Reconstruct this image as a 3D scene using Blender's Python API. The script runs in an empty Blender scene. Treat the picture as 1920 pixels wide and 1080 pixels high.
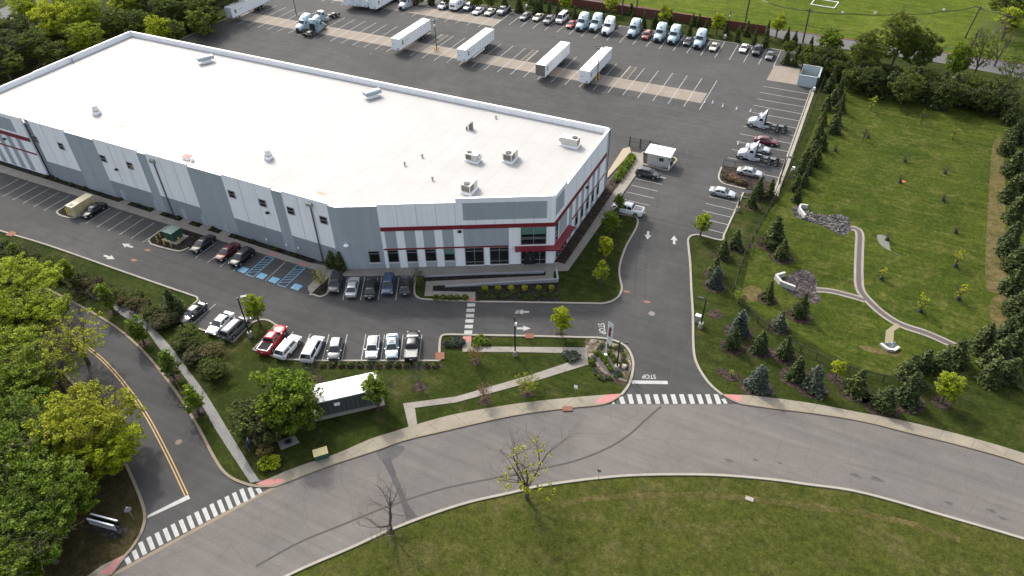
import bpy, bmesh, math, random
from mathutils import Vector, Matrix
from math import radians as R, sin, cos, pi, tan, atan2, sqrt

# ------------------------------------------------------------------ camera, world, sun
SC = bpy.context.scene
COL = SC.collection
CAMH = 74.0
FPX, PITCH, ROLL, YAW = 1338.63, 0.697648, -0.015578, -0.453441

def _basis():
    ct, st = cos(PITCH), sin(PITCH)
    r0 = Vector((1, 0, 0)); f0 = Vector((0, ct, -st)); u0 = Vector((0, st, ct))
    c, s = cos(ROLL), sin(ROLL)
    r, u = r0 * c + u0 * s, r0 * -s + u0 * c
    rot = Matrix.Rotation(-YAW, 3, 'Z')          # world x runs along the long wall, y away from it
    return rot @ r, rot @ u, rot @ f0
CR, CU, CF = _basis()
cam_d = bpy.data.cameras.new('camera')
cam = bpy.data.objects.new('camera', cam_d); COL.objects.link(cam)
cam.matrix_world = Matrix(((CR.x, CU.x, -CF.x, 0), (CR.y, CU.y, -CF.y, 0), (CR.z, CU.z, -CF.z, CAMH), (0, 0, 0, 1)))
cam_d.sensor_width = 36.0; cam_d.lens = 36.0 * FPX / 1920.0
cam_d.clip_start = 0.5; cam_d.clip_end = 6000
SC.camera = cam

SUN_EL, SUN_DIR = 41.0, 146.0     # elevation, compass angle (from +x, anticlockwise) towards the sun
w = bpy.data.worlds.new('World'); SC.world = w; w.use_nodes = True
nt = w.node_tree; bg = nt.nodes['Background']
sky = nt.nodes.new('ShaderNodeTexSky'); sky.sky_type = 'NISHITA'; sky.sun_disc = False
sky.sun_elevation = R(SUN_EL); sky.sun_rotation = R(90 - SUN_DIR)
sky.air_density = 1.2; sky.dust_density = 5.0; sky.ozone_density = 1.0
hs = nt.nodes.new('ShaderNodeHueSaturation'); hs.inputs['Saturation'].default_value = 0.55   # thin cloud veil
nt.links.new(sky.outputs[0], hs.inputs['Color']); nt.links.new(hs.outputs[0], bg.inputs[0])
bg.inputs[1].default_value = 0.15
sd = bpy.data.lights.new('sun', 'SUN'); sd.energy = 1.6; sd.angle = R(3); sd.color = (1, .955, .88)
so = bpy.data.objects.new('sun', sd); COL.objects.link(so)
sv = Vector((cos(R(SUN_DIR)) * cos(R(SUN_EL)), sin(R(SUN_DIR)) * cos(R(SUN_EL)), sin(R(SUN_EL))))
so.rotation_euler = sv.to_track_quat('Z', 'Y').to_euler(); so.location = (0, 0, 120)
SC.view_settings.view_transform = 'Standard'; SC.view_settings.look = 'None'
SC.view_settings.exposure = 1.12; SC.view_settings.gamma = 1.0

# ------------------------------------------------------------------ helpers
rng = random.Random(11)
def G(px, py, z=0.0):
    d = CR * ((px - 960) / FPX) - CU * ((py - 540) / FPX) + CF
    t = (z - CAMH) / d.z
    return Vector((d.x * t, d.y * t, z))

def tag(o, label=None, cat=None, group=None, kind=None):
    if label: o['label'] = label
    if cat: o['category'] = cat
    if group: o['group'] = group
    if kind: o['kind'] = kind
    return o

def empty(name, loc=(0, 0, 0), rz=0.0, label=None, cat=None, group=None):
    o = bpy.data.objects.new(name, None); COL.objects.link(o)
    o.location = loc; o.rotation_euler = (0, 0, rz); o.empty_display_size = .5
    return tag(o, label, cat, group)

class MB:
    def __init__(s): s.v = []; s.f = []
    def add(s, vs, fs):
        n = len(s.v); s.v += [tuple(p) for p in vs]; s.f += [tuple(i + n for i in f) for f in fs]; return s
    def box(s, c, d, rz=0.0, M=None):
        hx, hy, hz = d[0] / 2, d[1] / 2, d[2] / 2
        vs = [Vector((x, y, z)) for z in (-hz, hz) for y in (-hy, hy) for x in (-hx, hx)]
        if rz: m = Matrix.Rotation(rz, 3, 'Z'); vs = [m @ p for p in vs]
        vs = [p + Vector(c) for p in vs]
        if M: vs = [M @ p for p in vs]
        return s.add(vs, [(0, 2, 3, 1), (4, 5, 7, 6), (0, 1, 5, 4), (2, 6, 7, 3), (0, 4, 6, 2), (1, 3, 7, 5)])
    def tube(s, p0, p1, r0, r1=None, n=8, cap=True):
        p0 = Vector(p0); p1 = Vector(p1); r1 = r0 if r1 is None else r1
        d = (p1 - p0).normalized(); a = d.orthogonal().normalized(); b = d.cross(a)
        vs = [p0 + (a * cos(2 * pi * i / n) + b * sin(2 * pi * i / n)) * r0 for i in range(n)]
        vs += [p1 + (a * cos(2 * pi * i / n) + b * sin(2 * pi * i / n)) * r1 for i in range(n)]
        fs = [(i, (i + 1) % n, n + (i + 1) % n, n + i) for i in range(n)]
        if cap: fs += [tuple(range(n - 1, -1, -1)), tuple(range(n, 2 * n))]
        return s.add(vs, fs)
    def poly(s, pts, z=None):
        vs = [Vector((p[0], p[1], p[2] if z is None else z)) for p in pts]
        return s.add(vs, [tuple(range(len(vs)))])
    def prism(s, pts, z0, z1):
        n = len(pts)
        ar = sum(pts[i][0] * pts[(i + 1) % n][1] - pts[(i + 1) % n][0] * pts[i][1] for i in range(n))
        if ar < 0: pts = pts[::-1]
        vs = [(p[0], p[1], z0) for p in pts] + [(p[0], p[1], z1) for p in pts]
        fs = [tuple(range(n, 2 * n))] + [(i, (i + 1) % n, n + (i + 1) % n, n + i) for i in range(n)]
        return s.add(vs, fs)
    def loft(s, secs, cap=True):
        n = len(secs[0]); base = len(s.v)
        for sec in secs: s.v += [tuple(p) for p in sec]
        for k in range(len(secs) - 1):
            for i in range(n - 1):
                a = base + k * n + i
                s.f.append((a, a + 1, a + n + 1, a + n))
        if cap:
            s.f.append(tuple(range(base + n - 1, base - 1, -1))); m = base + (len(secs) - 1) * n
            s.f.append(tuple(range(m, m + n)))
        return s
    def mesh(s, name, m, smooth=False):
        me = bpy.data.meshes.new(name); me.from_pydata(s.v, [], s.f); me.validate(); me.update()
        if m: me.materials.append(m)
        if smooth: me.polygons.foreach_set('use_smooth', [True] * len(me.polygons))
        return me
    def build(s, name, m, parent=None, smooth=False):
        return link(name, s.mesh(name, m, smooth), parent)

CH = {}
def link(name, me, parent=None, mtl=None):
    o = bpy.data.objects.new(name, me); COL.objects.link(o)
    if parent: o.parent = parent; CH.setdefault(parent.name, []).append(o)
    if mtl:
        o.material_slots[0].link = 'OBJECT'; o.material_slots[0].material = mtl
    return o

def copy_tree(o, parent=None):
    c = o.copy(); COL.objects.link(c); c.parent = parent
    if parent: CH.setdefault(parent.name, []).append(c)
    for ch in CH.get(o.name, []): copy_tree(ch, c)
    return c

def struct(name, mb, m):
    o = mb.build(name, m); o['kind'] = 'structure'; return o

def spline(pts, n=6, closed=False):
    P = [Vector((p[0], p[1])) for p in pts]; out = []
    N = len(P)
    rngN = N if closed else N - 1
    for i in range(rngN):
        p1 = P[i]; p2 = P[(i + 1) % N]
        p0 = P[i - 1] if (i > 0 or closed) else p1 * 2 - p2
        p3 = P[(i + 2) % N] if (i + 2 < N or closed) else p2 * 2 - p1
        for k in range(n):
            t = k / n
            out.append(.5 * ((2 * p1) + (p2 - p0) * t + (2 * p0 - 5 * p1 + 4 * p2 - p3) * t * t + (3 * p1 - p0 - 3 * p2 + p3) * t ** 3))
    if not closed: out.append(P[-1])
    return out

def gp(pts): return [G(x, y).xy for x, y in pts]
def offset(pts, d):
    out = []
    for i, p in enumerate(pts):
        a = pts[max(i - 1, 0)]; b = pts[min(i + 1, len(pts) - 1)]
        t = (b - a); t = t.normalized() if t.length > 1e-6 else Vector((1, 0))
        out.append(p + Vector((-t.y, t.x)) * d)
    return out
def ribbon(mb, pts, wdt, z0, z1):
    L = offset(pts, wdt / 2); Rr = offset(pts, -wdt / 2)
    secs = [[(a.x, a.y, z0), (a.x, a.y, z1), (b.x, b.y, z1), (b.x, b.y, z0)] for a, b in zip(L, Rr)]
    return mb.loft(secs)
def flat_ribbon(mb, pts, wdt, z):
    L = offset(pts, wdt / 2); Rr = offset(pts, -wdt / 2); n = len(pts)
    vs = [(p.x, p.y, z) for p in Rr] + [(p.x, p.y, z) for p in L]
    return mb.add(vs, [(i, i + 1, n + i + 1, n + i) for i in range(n - 1)])
def line(mb, p, q, wdt, z):
    return flat_ribbon(mb, [Vector(p[:2]), Vector(q[:2])], wdt, z)
def pline(mb, p, q, wdt, z): return line(mb, G(*p), G(*q), wdt, z)

# ------------------------------------------------------------------ materials
MATS = {}
def nodes(name):
    m = bpy.data.materials.new(name); m.use_nodes = True
    return m, m.node_tree, m.node_tree.nodes['Principled BSDF']
def plain(name, c, rough=.6, metal=0.0, coat=0.0, var=.06, vs=3.0, emis=None):
    if name in MATS: return MATS[name]
    m, t, b = nodes(name)
    b.inputs['Roughness'].default_value = rough; b.inputs['Metallic'].default_value = metal
    if coat: b.inputs['Coat Weight'].default_value = coat; b.inputs['Coat Roughness'].default_value = .05
    if var:
        tc = t.nodes.new('ShaderNodeTexCoord'); n = t.nodes.new('ShaderNodeTexNoise'); n.inputs['Scale'].default_value = vs; n.inputs['Detail'].default_value = 6
        r = t.nodes.new('ShaderNodeMixRGB'); r.inputs[1].default_value = (*[x * (1 - var) for x in c], 1); r.inputs[2].default_value = (*[min(1, x * (1 + var)) for x in c], 1)
        t.links.new(tc.outputs['Object'], n.inputs['Vector']); t.links.new(n.outputs['Fac'], r.inputs[0]); t.links.new(r.outputs[0], b.inputs['Base Color'])
    else: b.inputs['Base Color'].default_value = (*c, 1)
    MATS[name] = m; return m

def ramp(t, stops, interp='LINEAR'):
    r = t.nodes.new('ShaderNodeValToRGB'); r.color_ramp.interpolation = interp
    e = r.color_ramp.elements
    while len(e) < len(stops): e.new(.5)
    for k, (p, c) in enumerate(stops): e[k].position = p; e[k].color = (*c, 1)
    return r
def noise(t, vec, scale, detail=6, rough=.6, dist=0.0):
    n = t.nodes.new('ShaderNodeTexNoise'); n.inputs['Scale'].default_value = scale
    n.inputs['Detail'].default_value = detail; n.inputs['Roughness'].default_value = rough; n.inputs['Distortion'].default_value = dist
    t.links.new(vec, n.inputs['Vector']); return n
def mix(t, fac, a, b, mode='MIX'):
    m = t.nodes.new('ShaderNodeMixRGB'); m.blend_type = mode
    for s, v in ((0, fac), (1, a), (2, b)):
        if isinstance(v, (int, float)): m.inputs[s].default_value = v if s == 0 else (v, v, v, 1)
        elif isinstance(v, tuple): m.inputs[s].default_value = (*v, 1)
        else: t.links.new(v, m.inputs[s])
    return m.outputs[0]
def pos(t):
    g = t.nodes.new('ShaderNodeNewGeometry'); return g.outputs['Position']
def mapping(t, vec, rz=0.0, sc=(1, 1, 1)):
    m = t.nodes.new('ShaderNodeMapping'); m.inputs['Rotation'].default_value = (0, 0, rz); m.inputs['Scale'].default_value = sc
    t.links.new(vec, m.inputs['Vector']); return m.outputs[0]

def asphalt(name, c, crack=.0, patch=.12, warm=(1, 1, 1), streak=None):
    m, t, b = nodes(name); P = pos(t)
    big = noise(t, P, .035, 5, .6, 1.0); mid = noise(t, P, .35, 7, .7); fine = noise(t, P, 6.0, 4, .8)
    lo = tuple(x * (1 - patch * 1.6) for x in c); hi = tuple(x * (1 + patch * 1.6) * y for x, y in zip(c, warm))
    r1 = ramp(t, [(.32, lo), (.68, hi)]); t.links.new(big.outputs['Fac'], r1.inputs[0])
    r2 = ramp(t, [(.3, (1 - patch * 1.3,) * 3), (.7, (1 + patch,) * 3)]); t.links.new(mid.outputs['Fac'], r2.inputs[0])
    r3 = ramp(t, [(.3, (.82,) * 3), (.7, (1.18,) * 3)]); t.links.new(fine.outputs['Fac'], r3.inputs[0])
    col = mix(t, 1, mix(t, 1, r1.outputs[0], r2.outputs[0], 'MULTIPLY'), r3.outputs[0], 'MULTIPLY')
    st = noise(t, mapping(t, P, streak or 0.0, (.05, 1.2, 1)), 1.0, 4, .6)      # faint tyre-polished lanes
    rs = ramp(t, [(.35, (.9,) * 3), (.65, (1.07,) * 3)]); t.links.new(st.outputs['Fac'], rs.inputs[0])
    col = mix(t, 1, col, rs.outputs[0], 'MULTIPLY')
    if crack:
        d = noise(t, P, .5, 3); pv = mix(t, .06, P, d.outputs['Color'], 'ADD')
        v = t.nodes.new('ShaderNodeTexVoronoi'); v.feature = 'DISTANCE_TO_EDGE'; v.inputs['Scale'].default_value = .17
        t.links.new(pv, v.inputs['Vector'])
        rc = ramp(t, [(0, (1 - crack,) * 3), (.012, (1,) * 3)]); t.links.new(v.outputs['Distance'], rc.inputs[0])
        mk = noise(t, P, .09, 2); rm = ramp(t, [(.42, (0, 0, 0)), (.56, (1, 1, 1))]); t.links.new(mk.outputs['Fac'], rm.inputs[0])
        col = mix(t, 1, col, mix(t, rm.outputs[0], (1., 1., 1.), rc.outputs[0]), 'MULTIPLY')
    t.links.new(col, b.inputs['Base Color']); b.inputs['Roughness'].default_value = .92
    b.inputs['Specular IOR Level'].default_value = .2
    return m

def grass(name, dark, lite, dry, dryamt=.3, sc=1.0, streak=None):
    m, t, b = nodes(name); P = pos(t)
    big = noise(t, P, .045 * sc, 6, .65, .6); mid = noise(t, P, .5 * sc, 8, .72); fine = noise(t, P, 4.5, 5, .85); dr = noise(t, P, .12 * sc, 8, .75, .4)
    r1 = ramp(t, [(.3, dark), (.7, lite)]); t.links.new(big.outputs['Fac'], r1.inputs[0])
    r2 = ramp(t, [(.3, (.60, .66, .62)), (.7, (1.42, 1.32, 1.3))]); t.links.new(mid.outputs['Fac'], r2.inputs[0])
    tuft = noise(t, P, 1.7, 6, .8); r4 = ramp(t, [(.34, (.66, .70, .70)), (.66, (1.38, 1.30, 1.2))]); t.links.new(tuft.outputs['Fac'], r4.inputs[0])
    r3 = ramp(t, [(.28, (.45,) * 3), (.72, (1.6,) * 3)]); t.links.new(fine.outputs['Fac'], r3.inputs[0])
    rd = ramp(t, [(.62 - dryamt * .3, (0, 0, 0)), (.78 - dryamt * .2, (1, 1, 1))]); t.links.new(dr.outputs['Fac'], rd.inputs[0])
    md = mix(t, .75, (0., 0., 0.), rd.outputs[0])
    col = mix(t, md, r1.outputs[0], dry)
    col = mix(t, 1, mix(t, 1, mix(t, 1, col, r2.outputs[0], 'MULTIPLY'), r3.outputs[0], 'MULTIPLY'), r4.outputs[0], 'MULTIPLY')
    if streak is not None:
        st = noise(t, mapping(t, P, streak, (.06, .9, 1)), 1.0, 5, .7)
        rs = ramp(t, [(.32, (.75,) * 3), (.68, (1.22,) * 3)]); t.links.new(st.outputs['Fac'], rs.inputs[0])
        col = mix(t, 1, col, rs.outputs[0], 'MULTIPLY')
    t.links.new(col, b.inputs['Base Color']); b.inputs['Roughness'].default_value = 1.0
    b.inputs['Specular IOR Level'].default_value = .05
    bp = t.nodes.new('ShaderNodeBump'); bp.inputs['Strength'].default_value = .6; bp.inputs['Distance'].default_value = .15
    t.links.new(fine.outputs['Fac'], bp.inputs['Height']); t.links.new(bp.outputs[0], b.inputs['Normal'])
    return m

def concrete(name, c, joint=1.5, rz=0.0, amt=.12, speck=0.0):
    m, t, b = nodes(name); P = pos(t)
    n1 = noise(t, P, .4, 7, .7); n2 = noise(t, P, 5, 4, .7)
    r1 = ramp(t, [(.3, tuple(x * (1 - amt) for x in c)), (.7, tuple(x * (1 + amt) for x in c))]); t.links.new(n1.outputs['Fac'], r1.inputs[0])
    r2 = ramp(t, [(.3, (.92 - speck,) * 3), (.7, (1.06 + speck,) * 3)]); t.links.new(n2.outputs['Fac'], r2.inputs[0])
    col = mix(t, 1, r1.outputs[0], r2.outputs[0], 'MULTIPLY')
    if joint:
        br = t.nodes.new('ShaderNodeTexBrick'); br.offset = 0; br.inputs['Scale'].default_value = 1.0
        br.inputs['Brick Width'].default_value = joint; br.inputs['Row Height'].default_value = joint
        br.inputs['Mortar Size'].default_value = .035; br.inputs['Color1'].default_value = (1, 1, 1, 1); br.inputs['Color2'].default_value = (.93, .93, .93, 1); br.inputs['Mortar'].default_value = (.62, .6, .56, 1)
        t.links.new(mapping(t, P, rz), br.inputs['Vector']); col = mix(t, 1, col, br.outputs[0], 'MULTIPLY')
    t.links.new(col, b.inputs['Base Color']); b.inputs['Roughness'].default_value = .9
    b.inputs['Specular IOR Level'].default_value = .2
    return m

def granular(name, c1, c2, c3, sc=3.0):
    m, t, b = nodes(name); P = pos(t)
    v = t.nodes.new('ShaderNodeTexVoronoi'); v.inputs['Scale'].default_value = sc; t.links.new(P, v.inputs['Vector'])
    r = ramp(t, [(0, c1), (.45, c2), (1, c3)])
    sep = t.nodes.new('ShaderNodeSeparateColor'); t.links.new(v.outputs['Color'], sep.inputs[0]); t.links.new(sep.outputs[0], r.inputs[0])
    n = noise(t, P, .8, 6); r2 = ramp(t, [(.3, (.7,) * 3), (.7, (1.25,) * 3)]); t.links.new(n.outputs['Fac'], r2.inputs[0])
    re = ramp(t, [(0, (1.1,) * 3), (.5, (.55,) * 3)]); t.links.new(v.outputs['Distance'], re.inputs[0])
    col = mix(t, 1, mix(t, 1, r.outputs[0], r2.outputs[0], 'MULTIPLY'), re.outputs[0], 'MULTIPLY')
    t.links.new(col, b.inputs['Base Color']); b.inputs['Roughness'].default_value = .95; b.inputs['Specular IOR Level'].default_value = .1
    bp = t.nodes.new('ShaderNodeBump'); bp.inputs['Strength'].default_value = .7; bp.inputs['Distance'].default_value = .1
    t.links.new(v.outputs['Distance'], bp.inputs['Height']); bp.invert = True; t.links.new(bp.outputs[0], b.inputs['Normal'])
    return m

def leafmat(name, c1, c2, c3, trans=.25):
    m, t, b = nodes(name)
    g = t.nodes.new('ShaderNodeNewGeometry'); oi = t.nodes.new('ShaderNodeObjectInfo')
    r = ramp(t, [(0, c1), (.5, c2), (1, c3)]); t.links.new(g.outputs['Random Per Island'], r.inputs[0])
    tc = t.nodes.new('ShaderNodeTexCoord'); n = noise(t, tc.outputs['Object'], .9, 3)
    r2 = ramp(t, [(.3, (.72,) * 3), (.7, (1.28,) * 3)]); t.links.new(n.outputs['Fac'], r2.inputs[0])
    r3 = ramp(t, [(0, (.78, .82, .9)), (1, (1.25, 1.15, 1.0))]); t.links.new(oi.outputs['Random'], r3.inputs[0])
    col = mix(t, 1, mix(t, 1, r.outputs[0], r2.outputs[0], 'MULTIPLY'), r3.outputs[0], 'MULTIPLY')
    t.links.new(col, b.inputs['Base Color']); b.inputs['Roughness'].default_value = .7; b.inputs['Specular IOR Level'].default_value = .2
    tr = t.nodes.new('ShaderNodeBsdfTranslucent'); t.links.new(col, tr.inputs[0])
    ms = t.nodes.new('ShaderNodeMixShader'); ms.inputs[0].default_value = trans
    out = t.nodes['Material Output']; t.links.new(b.outputs[0], ms.inputs[1]); t.links.new(tr.outputs[0], ms.inputs[2]); t.links.new(ms.outputs[0], out.inputs[0])
    return m

M_LAWN = grass('lawn_grass', (.0165, .027, .006), (.033, .045, .010), (.075, .066, .030), .32, 1.0, 0.9)
M_MEADOW = grass('meadow_grass', (.025, .043, .007), (.048, .064, .010), (.095, .094, .028), .42, 2.2, .35)
M_OLIVE = grass('roadside_grass', (.034, .043, .009), (.052, .060, .014), (.090, .080, .036), .42, 1.6, None)
M_FIELD = grass('sports_field_grass', (.044, .072, .007), (.076, .102, .013), (.12, .12, .04), .2, .8, -.2)
M_DRY = grass('dry_grass', (.058, .058, .020), (.090, .078, .034), (.14, .11, .062), .55, 2.0)
M_WOODFLOOR = grass('leaf_litter', (.028, .028, .012), (.052, .042, .022), (.090, .060, .040), .3, 2.0)
M_LOT = asphalt('lot_asphalt', (.056, .056, .0555), .2, .11, (1.02, 1, .98))
M_ROAD = asphalt('old_road_asphalt', (.118, .111, .105), .14, .08, (1.03, 1, .97), .5)
M_SIDE = asphalt('side_road_asphalt', (.052, .051, .051), .0, .10)
M_FAR = asphalt('far_road_asphalt', (.10, .10, .102), .0, .08)
M_WALK = concrete('walk_concrete', (.235, .215, .185), 3.0)
M_WALKR = concrete('road_walk_concrete', (.225, .200, .155), 3.4, .35, .16)
M_GREYWALK = concrete('broomed_walk_concrete', (.175, .172, .165), 0, 0, .12, .12)
M_PAD = concrete('yard_concrete', (.220, .190, .158), 3.68, 0, .1)
M_KERB = concrete('kerb_concrete', (.27, .25, .21), 0)
M_TANKERB = concrete('tan_kerb_concrete', (.20, .165, .12), 0)
M_PINK = plain('tactile_pink', (.36, .15, .14), .85, var=.15, vs=2)
M_PAINT = plain('road_paint_white', (.33, .33, .315), .85, var=.3, vs=1.5)
M_YPAINT = plain('road_paint_yellow', (.38, .25, .09), .8, var=.2, vs=1.5)
M_BPAINT = plain('road_paint_blue', (.13, .32, .48), .8, var=.15, vs=1.5)
M_MULCH = granular('brown_mulch', (.034, .024, .020), (.062, .044, .036), (.10, .075, .060), 4)
M_DMULCH = granular('dark_mulch', (.018, .016, .014), (.034, .030, .026), (.06, .052, .045), 4)
M_ROCK = granular('riprap_rock', (.03, .03, .033), (.07, .07, .075), (.15, .15, .155), 1.6)
M_ROCK2 = granular('brown_riprap', (.040, .032, .030), (.082, .068, .063), (.14, .122, .115), 2.0)
M_PEB = granular('pebble_bed', (.10, .08, .05), (.22, .18, .13), (.36, .31, .24), 2.2)
M_WHITE = plain('white_wall_paint', (.86, .86, .88), .75, var=.03, vs=.3)
M_WALLG = plain('grey_wall_paint', (.36, .41, .445), .8, var=.05, vs=.3)
M_WALLD = plain('dark_grey_wall_paint', (.27, .295, .33), .8, var=.05, vs=.3)
def wallpaint(name, c):
    m, t, b = nodes(name); P = pos(t)
    n1 = noise(t, mapping(t, P, 0, (1.4, 1.4, .07)), 1.0, 6, .7); r1 = ramp(t, [(.35, tuple(x * .90 for x in c)), (.62, c)]); t.links.new(n1.outputs['Fac'], r1.inputs[0])
    n2 = noise(t, P, .5, 6, .7); r2 = ramp(t, [(.3, (.95,) * 3), (.7, (1.0,) * 3)]); t.links.new(n2.outputs['Fac'], r2.inputs[0])
    t.links.new(mix(t, 1, r1.outputs[0], r2.outputs[0], 'MULTIPLY'), b.inputs['Base Color']); b.inputs['Roughness'].default_value = .8
    return m
M_WALLW = wallpaint('weathered_white_wall', (.88, .88, .895)); M_WALLG = wallpaint('weathered_grey_wall', (.35, .385, .41)); M_WALLD = wallpaint('weathered_base_wall', (.27, .29, .32))
M_RED = plain('maroon_metal', (.17, .010, .018), .5, var=.08)
M_GLASS = plain('dark_window_glass', (.012, .015, .016), .08, var=.3, vs=.8)
M_GGLASS = plain('green_tinted_glass', (.10, .19, .16), .15, var=.2)
M_ALU = plain('aluminium_frame', (.42, .43, .43), .4, .6)
M_BLACK = plain('black_metal', (.012, .012, .013), .5)
M_DGREY = plain('dark_grey_metal', (.10, .11, .12), .5)
M_GALV = plain('galvanised_metal', (.35, .37, .38), .45, .5, var=.1)
M_HVAC = plain('beige_unit_metal', (.50, .49, .45), .6, var=.06)
M_RUB = plain('rubber', (.014, .014, .015), .85)
M_RIM = plain('alloy_rim', (.42, .43, .45), .35, .7)
M_CARG = plain('car_glass', (.018, .022, .024), .06, coat=.3, var=0)
M_LAMP = plain('headlight_lens', (.65, .67, .68), .15)
M_TAIL = plain('tail_light_lens', (.25, .012, .015), .25)
M_WOOD = plain('weathered_pole_wood', (.07, .058, .046), .9, var=.2)
M_REDWOOD = plain('red_brown_fence_board', (.135, .045, .032), .85, var=.25, vs=1.2)
M_BARK = plain('bark', (.075, .06, .048), .95, var=.25)
M_GBARK = plain('grey_bark', (.15, .13, .115), .95, var=.25)
M_YEL = plain('safety_yellow', (.62, .42, .06), .6, var=.1)
M_CREAM = plain('cream_enclosure', (.56, .47, .27), .6, var=.05)
M_GREEN = plain('transformer_green', (.03, .075, .055), .55, var=.08)
M_TRL = plain('trailer_white', (.76, .77, .78), .45, var=.03)
M_TRLG = plain('trailer_door_grey', (.14, .13, .12), .6, var=.15)
M_ORANGE = plain('rust_orange', (.38, .12, .05), .8, var=.2)

# roof membrane with welded seams and stains
def roofmat():
    m, t, b = nodes('white_roof_membrane'); P = pos(t)
    br = t.nodes.new('ShaderNodeTexBrick'); br.offset = .5; br.inputs['Scale'].default_value = 1.0
    br.inputs['Brick Width'].default_value = 30; br.inputs['Row Height'].default_value = 3.0; br.inputs['Mortar Size'].default_value = .05
    br.inputs['Color1'].default_value = (1, 1, 1, 1); br.inputs['Color2'].default_value = (.975, .975, .97, 1); br.inputs['Mortar'].default_value = (.87, .86, .84, 1)
    t.links.new(mapping(t, P, pi / 2), br.inputs['Vector'])
    n = noise(t, P, .12, 8, .7, .6); r = ramp(t, [(.30, (.305, .300, .291)), (.7, (.345, .341, .335))]); t.links.new(n.outputs['Fac'], r.inputs[0])
    n2 = noise(t, mapping(t, P, 0, (.5, 1, 1)), .35, 9, .8); r2 = ramp(t, [(.60, (1, 1, 1)), (.80, (.80, .73, .66))]); t.links.new(n2.outputs['Fac'], r2.inputs[0])
    col = mix(t, 1, mix(t, 1, r.outputs[0], br.outputs[0], 'MULTIPLY'), r2.outputs[0], 'MULTIPLY')
    t.links.new(col, b.inputs['Base Color']); b.inputs['Roughness'].default_value = .75; return m
M_ROOF = roofmat()

# ------------------------------------------------------------------ ground
struct('ground', MB().poly([(-1500, -300), (1500, -300), (1500, 2500), (-1500, 2500)], 0.0), M_LAWN)

# sports field beyond the far road, and its road
far_up = [(700, -90), (900, -40), (1115, 0), (1210, 15), (1325, 33), (1435, 51), (1590, 74), (1747, 96), (1920, 121), (2150, 158)]
far_lo = [(640, -80), (860, -38), (1077, 1), (1190, 19), (1310, 40), (1420, 60), (1497, 81), (1600, 94), (1735, 113), (1785, 122), (1865, 137), (1960, 156), (2150, 190)]
fu = gp(far_up); fl = gp(far_lo)
struct('sports_field', MB().poly(fu + [Vector((900, 500)), Vector((900, 1500)), Vector((-900, 1500)), Vector((-500, 520))], .004), M_FIELD)
struct('far_road', MB().poly(fu + fl[::-1], .010), M_FAR)
kb = MB(); ribbon(kb, fu, .35, 0, .12); struct('far_road_kerb', kb, plain('brick_edge', (.16, .06, .045), .9, var=.2))

# meadow basin on the right
basin = [(1560, 168), (1640, 172), (1760, 178), (1850, 196), (1905, 230), (1925, 300), (1935, 450), (1935, 640), (1850, 690), (1760, 712),
         (1650, 700), (1560, 665), (1470, 610), (1412, 580), (1395, 545), (1408, 470), (1440, 400), (1470, 365), (1500, 300), (1535, 220)]
struct('meadow', MB().poly(spline(gp(basin), 4, True), .006), M_MEADOW)
mb = MB(); mb.poly(spline(gp([(1862, 270), (1878, 262), (1884, 330), (1885, 420), (1888, 520), (1880, 545), (1850, 540), (1848, 470), (1852, 400), (1856, 330)]), 5, True), .012)
struct('dry_grass', mb, M_DRY)
for ps in ([(1395, 541), (1412, 536), (1428, 545), (1424, 562), (1404, 566), (1394, 555)], [(1610, 648), (1640, 652), (1690, 662), (1680, 668), (1630, 660)],
           [(1860, 560), (1895, 555), (1905, 600), (1880, 625), (1858, 600)], 
           [(1160, 540), (1148, 548), (1133, 542), (1135, 530), (1155, 530)]):
    struct('dry_grass', MB().poly(spline(gp(ps), 4, True), .013), M_DRY)

# lawn strip tones
low_edge = [(200, 1290), (400, 1160), (539, 1080), (655, 1029), (730, 995), (805, 966), (880, 942), (960, 924), (1017, 911), (1122, 897), (1210, 891), (1335, 891), (1440, 899), (1515, 909), (1590, 919), (1665, 937), (1765, 966), (1920, 1011), (2100, 1070), (2300, 1150)]
up_edge = [(-20, 1240), (120, 1140), (210, 1079), (345, 1005), (480, 932), (530, 907), (622, 872), (705, 845), (755, 827), (830, 809), (960, 780), (1060, 766), (1122, 760), (1150, 758), (1250, 758), (1385, 758), (1440, 765), (1530, 776), (1615, 790), (1697, 810), (1810, 838), (1920, 870), (2100, 935), (2300, 1020)]
LE = spline(gp(low_edge), 4); UE = spline(gp(up_edge), 4)
struct('roadside_lawn', MB().poly(LE + [Vector((120, 20)), Vector((60, -60)), Vector((-60, -60))], .004), M_OLIVE)
struct('road', MB().poly(LE + UE[::-1], .010), M_ROAD)
kb = MB(); ribbon(kb, LE, .32, 0, .14); struct('kerb', kb, M_KERB)
# bare worn track inside the roadside lawn
kb = MB(); flat_ribbon(kb, spline(gp([(1045, 948), (1100, 936), (1180, 930), (1300, 928), (1400, 934), (1480, 945), (1600, 960), (1720, 985), (1800, 1012)]), 5), .8, .009); struct('worn_track', kb, grass('worn_grass', (.040, .044, .011), (.066, .064, .022), (.10, .085, .04), .6, 2.0))

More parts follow.
